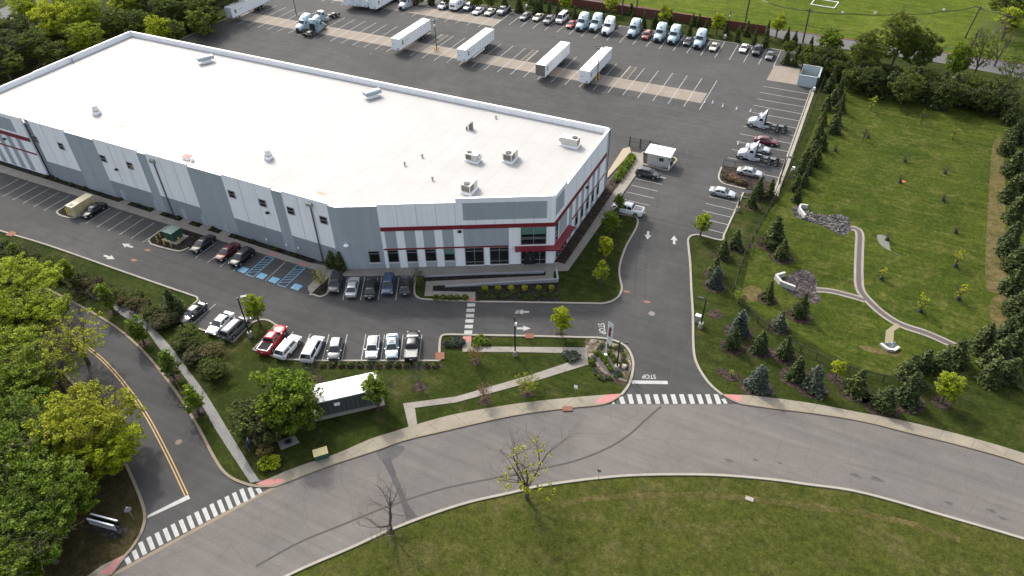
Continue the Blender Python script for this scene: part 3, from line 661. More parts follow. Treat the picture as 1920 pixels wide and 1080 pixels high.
rock_scatter('loose_rocks', [(1490, 390), (1520, 398), (1550, 404), (1590, 408), (1594, 430), (1570, 438), (1545, 424), (1505, 412)], 420, .12, .32, leafmat('rock_grey', (.035, .035, .038), (.085, .085, .09), (.19, .19, .20), 0), 'bed of loose grey rocks below the upper concrete outfall')
rock_scatter('loose_rocks', [(1470, 532), (1500, 510), (1525, 520), (1530, 545), (1510, 556), (1485, 552)], 260, .08, .2, leafmat('rock_brown', (.035, .030, .029), (.078, .066, .062), (.15, .135, .13), 0), 'bed of small brownish stones below the lower concrete outfall')
rock_scatter('loose_rocks', [(1654, 642), (1678, 642), (1682, 651), (1664, 658), (1652, 650)], 90, .1, .22, leafmat('rock_blue', (.05, .06, .08), (.14, .16, .19), (.34, .36, .38), 0), 'blue-grey stones piled in the white-rimmed basin outlet')
ot = MB(); ribbon(ot, gp([(1650, 647), (1664, 657), (1676, 659), (1684, 653)]), .45, 0, .4)
tag(ot.build('outlet_rim', plain('white_concrete', (.42, .41, .38), .8)), 'white concrete rim curving round the blue-grey stones at the swale end', 'outlet')
for pts, lb in (([(1508, 411), (1497, 396), (1500, 390), (1513, 392)], 'white concrete headwall above the grey rock bed in the meadow'),
                ([(1470, 518), (1453, 523), (1463, 535), (1489, 545)], 'white concrete headwall above the brown stone bed in the meadow')):
    ot = MB(); rail_wall(ot, gp(pts), .9, .9, .35); ot2 = ot.build('headwall', plain('white_concrete', (.42, .41, .38), .8)); tag(ot2, lb, 'headwall', 'concrete headwalls in the meadow')

# ------------------------------------------------------------------ the warehouse
HT = 12.6; YF = 72.2; YR = 114.1; XR = -35.1; XL = -155.9
C0 = Vector((-65.5, YF)); C1 = Vector((XR, 87.9)); C2 = Vector((XR, YR))
bld = empty('warehouse', (-95, 93, 0), 0, 'huge white and grey flat-roofed warehouse with maroon bands and a corner office', 'warehouse')
BO = Vector((-95, 93, 0))
def bpart(mb, name, m, parent=None):
    mb.v = [(p[0] - BO.x, p[1] - BO.y, p[2] - BO.z) for p in mb.v]
    if name in ('wall', 'wall_panel', 'panel_joint', 'red_band', 'coping', 'standing_seam', 'panel_groove') and len(mb.v) > 8:
        for k in range(0, len(mb.v), 8):
            b = MB(); b.v = mb.v[k:k + 8]; b.f = [tuple(i - k for i in f) for f in mb.f if k <= f[0] < k + 8]; o = b.build(name, m, parent or bld)
        return o
    return mb.build(name, m, parent or bld)
class Face:
    """vertical wall from p towards q; s metres along, z up, o metres outwards"""
    def __init__(s, p, q, out=1):
        s.p = p; d = (q - p); s.L = d.length; s.d = d.normalized(); s.n = Vector((s.d.y, -s.d.x)) * out
    def w(s, t, z, o=0.0):
        q = s.p + s.d * t + s.n * o; return (q.x, q.y, z)
    def hit(s, px, py):
        r = CR * ((px - 960) / FPX) - CU * ((py - 540) / FPX) + CF
        den = r.x * s.n.x + r.y * s.n.y; t = (s.p.x * s.n.x + s.p.y * s.n.y) / den
        P = Vector((r.x * t, r.y * t)); return (P - s.p).dot(s.d), CAMH + r.z * t
    def box(s, mb, s0, s1, z0, z1, o0, o1):
        vs = [s.w(t, z, o) for z in (z0, z1) for o in (o0, o1) for t in (s0, s1)]
        return mb.add(vs, [(0, 1, 3, 2), (4, 6, 7, 5), (0, 4, 5, 1), (2, 3, 7, 6), (0, 2, 6, 4), (1, 5, 7, 3)])
FL = Face(Vector((XL, YF)), C0)                 # long wall
FD = Face(C0, C1)                               # office front
FR = Face(C1, C2)                               # right wall
FB = Face(C2, Vector((XL, YR)))                 # rear wall
FW = Face(Vector((XL, YR)), Vector((XL, YF)))   # left wall

# walls: a shell 0.35 thick per panel so panel tops can step
wh = MB(); gy = MB(); dg = MB()
def panel(face, mb, s0, s1, top, z0=0.0): face.box(mb, s0, s1, z0, top, -.35, 0.0)
segs = [(-155.9, -138.9, 'W'), (-138.9, -136.6, 'D'), (-136.6, -127.0, 'W'), (-127.0, -119.3, 'G'), (-119.3, -108.5, 'W'), (-108.5, -106.3, 'G'),
        (-106.3, -96.7, 'W'), (-96.7, -88.9, 'G'), (-88.9, -78.5, 'W'), (-78.5, -76.3, 'G'), (-76.3, -67.3, 'W'), (-67.3, -65.5, 'G')]
BASEZ = 3.9
for a, b, t in segs:
    s0, s1 = a - XL, b - XL
    if t == 'W':
        if a > -150: panel(FL, wh, s0, s1, HT, BASEZ); panel(FL, dg, s0, s1, BASEZ)
        else: panel(FL, wh, s0, s1, HT)
    elif t == 'G': panel(FL, gy, s0, s1, HT - .28)
    else: FL.box(dg, s0, s1, 0, HT - .2, -1.0, -.6)
DW = FD.hit(705.5, 385)[0]; DS = FD.hit(853.5, 376)[0]
panel(FD, gy, 0, DW, HT - .2); panel(FD, wh, DW, DS, HT + .05); panel(FD, wh, DS, FD.L, HT + .75)
RS = FR.hit(1064, 341)[0]
panel(FR, wh, 0, RS, HT + .75); panel(FR, wh, RS, FR.L - 1.4, HT); panel(FR, gy, FR.L - 1.4, FR.L, HT - .1)
panel(FB, wh, 0, FB.L, HT); panel(FW, wh, 0, FW.L, HT)
for k in range(12): FB.box(wh, 2 + k * 10, 5 + k * 10, HT, HT + .02, -.35, 0)
bpart(wh, 'wall', M_WALLW); bpart(gy, 'wall', M_WALLG); bpart(dg, 'wall', M_WALLD)
# coping
cp = MB()
for f, s0, s1, z in ((FW, 0, 26, HT), (FW, 26, 36, HT - .45), (FW, 36, FW.L, HT), (FB, 0, FB.L, HT), (FR, 0, RS, HT + .75), (FR, RS, FR.L, HT), (FD, DS, FD.L, HT + .75), (FD, DW, DS, HT + .05), (FD, 0, DW, HT - .2)):
    f.box(cp, s0, s1, z, z + .1, -.42, .03)
for a, b, t in segs: FL.box(cp, a - XL, b - XL, HT - (.28 if t != 'W' else 0), HT + .1 - (.28 if t != 'W' else 0), -.42 - (.5 if t == 'D' else 0), .03 - (.5 if t == 'D' else 0))
bpart(cp, 'coping', plain('white_coping', (.74, .75, .76), .6, var=.02))
rf = MB(); rf.poly([(XL + .3, YF + .3), (C0.x, C0.y + .3), (C1.x - .3, C1.y), (XR - .3, YR - .3), (XL + .3, YR - .3)], HT - 1.05)
ROOFZ = HT - 1.05
bpart(rf, 'roof', M_ROOF)

# panel joints on the walls
jt = MB()
for X in [-152, -148.5, -145, -133.4, -130.2, -123.2, -115.7, -112.1, -103.1, -99.9, -92.8, -85.4, -81.9, -73.3, -70.3]: FL.box(jt, X - XL - .03, X - XL + .03, .2, HT - .35, 0, .012)
for px in (640, 668): s_ = FD.hit(px, 388)[0]; FD.box(jt, s_ - .03, s_ + .03, .2, HT - .3, 0, .012)
for px in (743, 780, 817, 853, 892, 928, 965, 1001): s_ = FD.hit(px, 400)[0]; FD.box(jt, s_ - .025, s_ + .025, 8.4, HT, 0, .012)
for s_ in (9.5, 13, 16.5, 20): FR.box(jt, s_ - .03, s_ + .03, 8.2, HT - .1, 0, .012)
bpart(jt, 'panel_joint', plain('joint_grey', (.30, .31, .33), .8, var=0))

def window(face, s0, s1, z0, z1, nx=1, nz=1, glass=None, fr=.09, sill=True, tr=None):
    m = MB(); face.box(m, s0, s1, z0, z1, .0, .03); W_ = bpart(m, 'window', M_DGREY)
    g = MB(); face.box(g, s0 + .03, s1 - .03, z0 + .03, z1 - .03, .03, .045); bpart(g, 'pane', glass or M_GLASS, W_)
    f = MB()
    for t in (s0, s1 - fr): face.box(f, t, t + fr, z0, z1, .045, .11)
    for z in (z0, z1 - fr): face.box(f, s0 + fr, s1 - fr, z, z + fr, .045, .11)
    for i in range(1, nx): t = s0 + (s1 - s0) * i / nx; face.box(f, t - fr * .45, t + fr * .45, z0 + fr, z1 - fr, .045, .095)
    zz = [z0 + (z1 - z0) * i / nz for i in range(1, nz)] if tr is None else [z0 + (z1 - z0) * u for u in tr]
    for z in zz: face.box(f, s0 + fr, s1 - fr, z - fr * .45, z + fr * .45, .045, .1)
    bpart(f, 'frame', M_ALU, W_)
    if sill: k = MB(); face.box(k, s0 - .08, s1 + .08, z0 - .14, z0, .0, .16); bpart(k, 'sill', plain('pale_sill', (.6, .6, .58), .7), W_)
    return W_
# square windows high on the long wall
for (px, py) in ((66.5, 261), (115, 274), (194, 297), (244, 310.5), (435, 364), (493, 380.5), (545.5, 395), (607, 412.5)):
    s_, z_ = FL.hit(px, py); window(FL, s_ - .72, s_ + .72, z_ - .72, z_ + .72, fr=.1, sill=False, tr=[.5])
# left end office part seen at the frame edge
sE = -138.9 - XL
rb = MB(); FL.box(rb, 0, sE, 7.6, 8.4, 0, .12); FL.box(rb, 0, sE, 4.7, 5.0, 0, .10); bpart(rb, 'red_band', M_RED)
g2 = MB()
FL.box(g2, 0, sE - 3.2, 8.9, HT - .8, 0, .02)
for i in range(5): FL.box(g2, sE - 4.6 - 2.9 * i, sE - 3.2 - 2.9 * i, .3, 7.6, 0, .02)
bpart(g2, 'wall_panel', M_WALLG)

# office front: maroon bands, grey panels, windows
zr0 = FD.hit(720, 438.2)[1]; zr1 = FD.hit(719, 431)[1]; zl = FD.hit(718, 471)[1]
RB0, RB1 = 7.75, 8.45; LB = 3.95
rb = MB(); FD.box(rb, DW + .05, FD.L + .12, RB0, RB1, 0, .14); FR.box(rb, 0.14, FR.L - 1.4, RB0, RB1, 0, .14)
sB = FD.hit(953.5, 465)[0]
FD.box(rb, DW + .1, sB, LB, LB + .26, 0, .10); FR.box(rb, 8.0, FR.L - 1.5, LB, LB + .22, 0, .10)
bpart(rb, 'red_band', M_RED)
def sx(x, y): return FD.hit(600 + x / 6.353, 360 + y / 6.353)[0]
def sy(x, y): return FD.hit(840 + x / 6, 340 + y / 6)[0]
gp_ = MB()
cols = [(sx(770, 505), sx(903, 505)), (sx(1000, 500), sx(1133, 500)), (sx(1225, 495), sx(1362, 495)), (sx(1455, 492), sx(1588, 492))]
for a, b in cols:
    FD.box(gp_, a, b, LB + .26, RB0, 0, .02); FD.box(gp_, a, b, .15, 1.35, 0, .02)
a0, b0 = sy(172, 575), sy(684, 570); FD.box(gp_, a0, b0, LB + .26, RB0, 0, .02)
a1, b1 = sy(158, 245), sy(1117, 228); FD.box(gp_, a1, b1, 9.35, HT + .0, 0, .02)
bpart(gp_, 'wall_panel', M_WALLG)
lo = MB()
for j in range(1, 9): z_ = 9.35 + j * .36; FD.box(lo, a1 + .05, b1 - .05, z_, z_ + .03, .02, .035)
bpart(lo, 'panel_groove', plain('groove_grey', (.23, .27, .29), .8, var=0))
window(FD, sx(575, 715), sx(705, 712), 1.45, 3.85, tr=[.76])
for i, (a, b) in enumerate(cols): window(FD, a, b, 1.4, LB, tr=[.76])
m_ = MB(); FD.box(m_, cols[3][0] + .06, cols[3][1] - .06, 2.75, LB - .1, .05, .06); bpart(m_, 'blind', M_GGLASS)
window(FD, sy(188, 770), sy(402, 768), .35, LB, nx=2, tr=[.18, .80]); window(FD, sy(468, 768), sy(684, 765), .35, LB, nx=2, tr=[.2, .82])
e0, e1 = sy(818, 560), sy(1108, 555)
window(FD, e0, e1, 4.25, RB0, nx=2, tr=[.32, .40], sill=False); m_ = MB(); FD.box(m_, e0 + .15, e1 - .15, 6.3, RB0 - .1, .05, .07); bpart(m_, 'blind', M_GGLASS)
window(FD, e0, e1, .16, 3.4, nx=4, tr=[.3], sill=False)
dr = MB(); FD.box(dr, e0 + .6, e0 + 2.4, .17, 2.6, .12, .17); D_ = bpart(dr, 'door', M_BLACK); hd = MB(); FD.box(hd, e0 + 1.5, e0 + 1.56, .9, 1.7, .17, .22); bpart(hd, 'handle', M_ALU, D_)
# canopy over the entrance, wrapping the corner
cn = MB()
c0 = sy(752, 770); depth = 1.35
q = [FD.w(c0, 3.5, .0)[:2], FD.w(c0, 3.5, depth)[:2], (C1 + FD.n * depth + FD.d * 1.6)[:], (C1 + FR.n * depth + Vector((0, -.6)))[:], FR.w(6.4, 0, depth)[:2], FR.w(6.4, 0, 0.0)[:2], tuple(C1)]
cn.prism([Vector(v) for v in q], 3.72, 3.92)
cn.v = [(p[0], p[1], p[2]) for p in cn.v]
CN = bpart(cn, 'canopy', M_RED)
cs = MB()
for j in range(22):
    s_ = c0 + (FD.L - c0) * j / 22; FD.box(cs, s_, s_ + .05, 3.92, 3.95, .05, depth - .05)
for j in range(9): FR.box(cs, .9 + j * .62, .95 + j * .62, 3.92, 3.95, .05, depth - .05)
bpart(cs, 'standing_seam', plain('maroon_seam', (.28, .03, .04), .5), CN)
# right wall: grey panels, bands of glazing
g3 = MB(); FR.box(g3, .55, RS - 1.1, 9.35, HT + .0, 0, .02)
xs_ = [10.2, 12.9, 15.6, 18.3, 21.0]
for s_ in xs_: FR.box(g3, s_ - .62, s_ + .62, LB + .22, RB0, 0, .02); FR.box(g3, s_ - .62, s_ + .62, .15, 1.3, 0, .02)
FR.box(g3, 6.6, 8.0, .3, RB0, 0, .02); FR.box(g3, 2.2, 5.6, 4.1, RB0, 0, .02)
bpart(g3, 'wall_panel', M_WALLG)
for s_ in xs_: window(FR, s_ - .62, s_ + .62, 1.4, LB, tr=[.75])
window(FR, .5, 1.6, 4.1, RB0, tr=[.3, .5], sill=False); window(FR, 1.0, 5.8, .3, 3.4, nx=4, tr=[.3], sill=False)
# doors in the grey end and wall lamps
for (px, py, f) in ((797 / 4 + 480, 0, FD),):
    s_ = FD.hit(679, 480)[0]; m_ = MB(); FD.box(m_, s_ - .55, s_ + .55, .15, 2.3, 0, .05); D_ = bpart(m_, 'door', plain('grey_door', (.36, .39, .42), .6)); m_ = MB(); FD.box(m_, s_ + .3, s_ + .38, 1.0, 1.12, .05, .12); bpart(m_, 'handle', M_ALU, D_)
for X in (-117.0, -108.4, -101.6, -96.8, -91.6):
    m_ = MB(); FL.box(m_, X - XL - .5, X - XL + .5, .12, 2.25, 0, .05); D_ = bpart(m_, 'door', plain('grey_door', (.36, .39, .42), .6)); m_ = MB(); FL.box(m_, X - XL + .3, X - XL + .38, 1.0, 1.12, .05, .12); bpart(m_, 'handle', M_ALU, D_)
for f, px, py in ((FL, 220, 317), (FL, 503, 398), (FD, 862, 433), (FR, 1099, 351), (FL, 10, 260)):
    s_, z_ = f.hit(px, py); m_ = MB(); f.box(m_, s_ - .28, s_ + .28, z_ - .12, z_ + .16, 0, .45); bpart(m_, 'wall_lamp', M_BLACK)
# down-pipes with collector boxes
for (px, py) in ((288, 303), (582, 384)):
    s_, z_ = FL.hit(px, py); m_ = MB(); FL.box(m_, s_ - .1, s_ + .1, .2, z_, 0.01, .18); D_ = bpart(m_, 'downpipe', M_DGREY)
    m_ = MB(); FL.box(m_, s_ - .5, s_ + .5, z_ - .1, z_ + .55, .0, .5); bpart(m_, 'collector_box', plain('scupper_grey', (.28, .28, .26), .6), D_)
s_, z_ = FD.hit(649, 455); m_ = MB(); c = Vector(FD.w(s_, z_, .35)); m_.tube(FD.w(s_, z_, 0), c, .06); m_.tube(c - Vector((0, 0, .3)), c, .45, .1, 12); bpart(m_, 'dish_antenna', M_WHITE)

# ---- things on the roof
def roof_at(px, py): return G(px, py, ROOFZ)
def rtu(px, py, L_, W_, H_, rz, label):
    p = roof_at(px, py); r = empty('rooftop_unit', (p.x, p.y, ROOFZ), rz, label, 'rooftop unit', 'air handling units on the roof')
    MB().box((0, 0, .12), (L_ + .3, W_ + .3, .24)).build('curb', M_WHITE, r)
    MB().box((0, 0, .3 + H_ / 2), (L_, W_, H_)).box((0, 0, .34 + H_), (L_ + .06, W_ + .06, .08)).build('casing', M_HVAC, r)
    g = MB().box((-L_ * .22, -W_ / 2 - .012, .3 + H_ * .52), (L_ * .46, .02, H_ * .72)).box((-L_ / 2 - .012, 0, .3 + H_ * .52), (.02, W_ * .8, H_ * .72)); g.build('grille', M_TRLG, r)
    f = MB(); f.tube((-L_ * .28, 0, .38 + H_), (-L_ * .28, 0, .50 + H_), W_ * .3, W_ * .3, 16); F_ = f.build('fan', M_BLACK, r)
    b = MB(); b.tube((-L_ * .28, 0, .38 + H_), (-L_ * .28, 0, .44 + H_), W_ * .36, W_ * .36, 16, False); b.build('fan_rim', M_HVAC, r)
    MB().box((L_ / 2 + .2, 0, .3 + H_ * .55), (.4, W_ * .7, H_ * .5)).build('hood', M_HVAC, r)
    return r
rtu(880, 357, 2.5, 1.7, 1.3, pi / 2, 'beige rooftop unit nearest the front parapet, above the grey louvred panel')
rtu(957, 299, 2.5, 1.7, 1.3, pi / 2, 'beige rooftop unit turned end-on, right of the smaller boxy one')
rtu(887, 301, 2.3, 1.3, 1.1, 0, 'small boxy beige rooftop unit left of the two facing fans')
rtu(1069, 272, 3.1, 1.6, 1.25, pi, 'beige rooftop unit standing alone near the right parapet')
def hood_vent(px, py, label):
    p = roof_at(px, py); r = empty('roof_ventilator', (p.x, p.y, ROOFZ), R(62), label, 'roof vent', 'long hooded ventilators on the roof')
    MB().box((0, 0, .35), (2.0, 1.2, .7)).build('base', M_WHITE, r)
    secs = []
    for x_ in (-1.7, 1.7):
        secs.append([(x_, y_, z_) for y_, z_ in ((-.85, .75), (-.85, 1.15), (-.55, 1.4), (.55, 1.4), (.85, 1.15), (.85, .75))])
    MB().loft(secs).build('hood', plain('blue_grey_hood', (.30, .34, .37), .5), r)
    MB().box((0, 0, 1.42), (3.0, .5, .05)).build('ridge', M_HVAC, r)
hood_vent(387, 117, 'long grey hooded roof ventilator near the rear parapet, farther left'); hood_vent(699, 182, 'long grey hooded roof ventilator near the rear parapet, mid roof')
def gooseneck(px, py, label):
    p = roof_at(px, py); r = empty('roof_exhaust_fan', (p.x, p.y, ROOFZ), 0, label, 'exhaust fan', 'white domed exhaust fans on the roof')
    MB().box((0, 0, .3), (1.2, 1.2, .6)).build('curb', M_WHITE, r)
    MB().tube((0, 0, .6), (0, 0, 1.1), .62, .75, 14).tube((0, 0, 1.1), (0, 0, 1.35), .75, .5, 14).tube((0, 0, 1.35), (0, 0, 1.7), .5, .45, 14).build('dome', plain('fan_white', (.66, .66, .64), .5), r)
    MB().tube((0, 0, .62), (0, 0, .72), .66, .66, 14).build('louvre', M_TRLG, r)
gooseneck(182, 213, 'white domed exhaust fan on the left part of the roof'); gooseneck(504, 297, 'white domed exhaust fan on the roof above the windows beside the downpipe')
sm = [(880, 243, 'thin grey pipe cluster on the roof between the rooftop units and the rear', .9), (792, 295, 'small vent pipe on the roof left of the boxy unit', .45), (811, 338, 'small vent cap on the roof near the front edge', .5), (930, 222, 'tiny vent cap near the rear parapet, right half of the roof', .4), (759, 310, 'short thin roof pipe left of the small vents', .5), (137, 117, 'thin pipe standing beside the left parapet', .8)]
for px, py, lb, h in sm:
    p = roof_at(px, py); r = empty('vent_pipe', (p.x, p.y, ROOFZ), 0, lb, 'vent pipe', 'small vent pipes on the roof')
    MB().tube((0, 0, 0), (0, 0, h), .14).build('pipe', M_GALV, r); MB().tube((0, 0, h), (0, 0, h + .12), .26, .12, 10).build('cap', M_DGREY, r)
    if px == 880: MB().box((.35, .2, .7), (.3, .8, 1.4)).box((-.35, -.3, .35), (.25, .25, .7)).build('bracket', M_TRLG, r)
p = roof_at(352, 297); r = empty('roof_hatch', (p.x, p.y, ROOFZ), 0, 'red-lidded roof hatch close to the long front edge', 'roof hatch'); MB().box((0, 0, .2), (1.3, 1.0, .4)).build('curb', M_WHITE, r); MB().box((0, 0, .44), (1.4, 1.1, .08)).build('lid', plain('faded_red', (.40, .12, .10), .7), r)
MB().box((1.4, -.3, .3), (.4, .4, .6)).build('box', M_WHITE, r)
for (px, py, rx_) in ((603, 363, 1.0), (230, 237, .6), (884, 366, .35)):
    c = roof_at(px, py)
    o = MB().poly([(c.x - BO.x + rx_ * cos(a) * (1 + .25 * sin(3 * a)), c.y - BO.y + .35 * rx_ * sin(a), c.z + .006) for a in [2 * pi * j / 14 for j in range(14)]]).build('roof_stain', plain('roof_puddle_dirt', (.30, .24, .16), .8, var=.3), bld)

# ------------------------------------------------------------------ vehicles (nose along +x)
def lerp(a, b, t): return a + (b - a) * t
CARS = {
 'sedan':  dict(L=4.85, W=1.84, belt=.93, hood=.90, nose=.68, tail=.98, cab=(1.15, .35, -1.05, -1.85), roof=1.43, wr=.335, ax=(1.42, -1.40)),
 'suv':    dict(L=4.75, W=1.90, belt=1.08, hood=1.05, nose=.85, tail=1.08, cab=(1.20, .55, -1.85, -2.28), roof=1.70, wr=.36, ax=(1.40, -1.38)),
 'hatch':  dict(L=4.40, W=1.82, belt=1.00, hood=.98, nose=.78, tail=1.02, cab=(1.20, .45, -1.45, -2.10), roof=1.56, wr=.34, ax=(1.32, -1.32)),
 'van':    dict(L=5.15, W=1.98, belt=1.08, hood=1.05, nose=.82, tail=1.08, cab=(1.65, .85, -2.15, -2.52), roof=1.78, wr=.35, ax=(1.52, -1.55)),
 'hivan':  dict(L=5.95, W=2.05, belt=1.30, hood=1.25, nose=.95, tail=1.30, cab=(2.25, 1.45, -2.75, -2.94), roof=2.40, wr=.38, ax=(1.95, -1.85)),
 'pickup': dict(L=5.85, W=2.00, belt=1.20, hood=1.15, nose=1.0, tail=1.20, cab=(1.30, .70, -.85, -1.10), roof=1.88, wr=.40, ax=(1.85, -1.78)),
}
_vc = {}
def car_meshes(kind):
    if kind in _vc: return _vc[kind]
    c = CARS[kind]; L, W = c['L'], c['W']; hl = L / 2; ax = c['ax']; out = []
    xs = sorted(set([round(-hl + L * i / 34, 3) for i in range(35)]))
    ar = .44 if kind in ('pickup', 'hivan', 'suv') else .40; wz = c['wr']
    secs = []
    for x in xs:
        fn = (hl - x); fr = (x + hl)
        if x > c['cab'][0]: t = (x - c['cab'][0]) / (hl - c['cab'][0]); zt = lerp(c['hood'], c['nose'], t ** 2.2)
        elif x < c['cab'][3]: t = (c['cab'][3] - x) / max(.05, (hl + c['cab'][3])); zt = lerp(c['belt'], c['tail'], min(1, t)) - (.10 * t ** 4)
        else: zt = lerp(c['belt'], c['hood'], (x - c['cab'][3]) / (c['cab'][0] - c['cab'][3]))
        wdt = W / 2 * (1 - .22 * max(0, 1 - fn / .75) ** 2 - .14 * max(0, 1 - fr / .5) ** 2)
        zb = .24 + .16 * max(0, 1 - min(fn, fr) / .35)
        for a in ax:
            if abs(x - a) < ar: zb = max(zb, wz + sqrt(ar * ar - (x - a) ** 2) * .98)
        zb = min(zb, zt - .08); h = zt - zb
        prof = [(.94, zb), (1.0, zb + h * .22), (1.0, zb + h * .62), (.975, zb + h * .86), (.90, zt - .01), (.55, zt + .015), (0, zt + .03)]
        sec = [(x, -wdt * a, z) for a, z in prof] + [(x, wdt * a, z) for a, z in prof[-2::-1]]
        secs.append(sec[::-1])
    out.append(('body', MB().loft(secs).mesh('body', M_WHITE, True), 'paint', (0, 0, 0)))
    x0, x1, x2, x3 = c['cab'][0], c['cab'][1], c['cab'][2], c['cab'][3]; zb = min(c['belt'], c['hood']) - .05; zr = c['roof']
    wb, wt = W * .455, W * .365
    def cab(x):
        if x >= x1: t = (x0 - x) / (x0 - x1)
        elif x <= x2: t = (x - x3) / (x2 - x3)
        else: t = 1
        t = max(0.0, min(1, t)); arch = .04 * (1 - ((x - (x1 + x2) / 2) / ((x1 - x2) / 2 + .01)) ** 2) if x2 <= x <= x1 else 0
        return t, lerp(zb + .06, zr - .05, t) + arch
    cs = []
    X = [x0, lerp(x0, x1, .5), lerp(x0, x1, .92), x1 - .12, lerp(x1, x2, .25), lerp(x1, x2, .5), lerp(x1, x2, .75), x2 + .12, lerp(x2, x3, .1), lerp(x2, x3, .5), x3]
    for x in X:
        t, z = cab(x); ww = lerp(wb, wt, t)
        pr = [(wb, zb - .1), (wb, zb), (lerp(wb, ww, .92), lerp(zb, z, .86)), (ww * .93, z), (ww * .5, z + .03 * t), (0, z + .045 * t)]
        cs.append([(x, y, zz) for y, zz in pr] + [(x, -y, zz) for y, zz in pr[-2::-1]])
    out.append(('cabin', MB().loft(cs).mesh('cabin', M_WHITE, True), 'paint', (0, 0, 0)))
    def slope(xa, xb, ta, tb, inset, name, sgn):
        g = MB(); P = []
        for t in (ta, tb):
            x = lerp(xa, xb, t); _, z = cab(x); hwid = lerp(wb, wt, cab(x)[0]) * inset
            P.append((x + .03 * sgn, hwid, z + .035)); 
        (xa_, ya, za), (xb_, yb, zb_) = P
        g.add([(xa_, -ya, za), (xa_, ya, za), (xb_, yb, zb_), (xb_, -yb, zb_), (xa_, 0, za + .03), (xb_, 0, zb_ + .03)], [(0, 4, 5, 3), (4, 1, 2, 5)] if sgn > 0 else [(3, 5, 4, 0), (5, 2, 1, 4)])
        out.append((name, g.mesh(name, M_CARG), None, (0, 0, 0)))
    slope(x0, x1, .06, .93, .92, 'windscreen', 1); slope(x3, x2, .10, .90, .90, 'rear_window', -1)
    for sg in (1, -1):
        spans = [(lerp(x0, x1, .45), lerp(x1, x2, .42)), (lerp(x1, x2, .50), lerp(x2, x3, .35))]
        for k, (xa, xb) in enumerate(spans):
            g = MB(); lo = zb + .10
            def hi(x): return lerp(zb, cab(x)[1], .84)
            def yy(z, x): return lerp(wb, lerp(wb, lerp(wb, wt, cab(x)[0]), .92), max(0, (z - zb) / (max(.2, cab(x)[1] - zb) * .86))) + .015
            xt = lerp(xa, x1 - .1, .9) if k == 0 else xa; xu = xb if k == 0 else max(xb, lerp(x2, x3, .05))
            pts = [(xa, lo), (xt, hi(xt)), (xu, hi(xu)), (xb, lo)]
            g.add([(x, sg * yy(z, x), z) for x, z in pts], [(0, 1, 2, 3) if sg < 0 else (3, 2, 1, 0)])
            out.append(('side_window', g.mesh('side_window', M_CARG), None, (0, 0, 0)))
        for nm, m, xx, zz, d in (('headlight', M_LAMP, hl - .12, c['nose'] - .10, (.22, .36, .12)), ('tail_light', M_TAIL, -hl + .07, c['tail'] - .18, (.10, .30, .18))):
            out.append((nm, MB().box((xx, sg * W * .36, zz), d).mesh(nm, m), None, (0, 0, 0)))
        out.append(('wing_mirror', MB().box((x0 - .28, sg * (W / 2 + .06), c['belt'] + .06), (.12, .20, .14)).mesh('wing_mirror', M_BLACK), 'paint', (0, 0, 0)))
        for a in ax:
            t = MB(); t.tube((0, -.11, 0), (0, .11, 0), wz, wz, 18); out.append(('wheel', t.mesh('wheel', M_RUB), None, (a, sg * (W / 2 - .13), wz)))
            r = MB(); r.tube((0, -.118, 0), (0, .118, 0), wz * .62, wz * .62, 14); out.append(('>rim', r.mesh('rim', M_RIM), None, (0, 0, 0)))
    out.append(('grille', MB().box((hl - .05, 0, c['nose'] - .22), (.10, W * .5, .20)).mesh('grille', M_BLACK), None, (0, 0, 0)))
    out.append(('number_plate', MB().box((-hl - .005, 0, c['tail'] - .32), (.04, .34, .16)).mesh('number_plate', plain('plate', (.6, .6, .55), .5)), None, (0, 0, 0)))
    if kind == 'pickup':
        g = MB()
        xa, xb = x3 - .12, -hl + .12
        g.box(((xa + xb) / 2, 0, c['belt'] + .045), (xa - xb, W * .80, .02)); out.append(('cargo_bed', g.mesh('cargo_bed', plain('bed_liner', (.012, .012, .013), .95, var=.1)), None, (0, 0, 0)))
        g = MB()
        for sg in (1, -1): g.box(((xa + xb) / 2, sg * W * .43, c['belt'] + .06), (xa - xb + .1, .12, .12))
        g.box((xb - .02, 0, c['belt'] + .05), (.1, W * .86, .12)); out.append(('bed_rail', g.mesh('bed_rail', M_BLACK), 'paint', (0, 0, 0)))
    _vc[kind] = out; return out

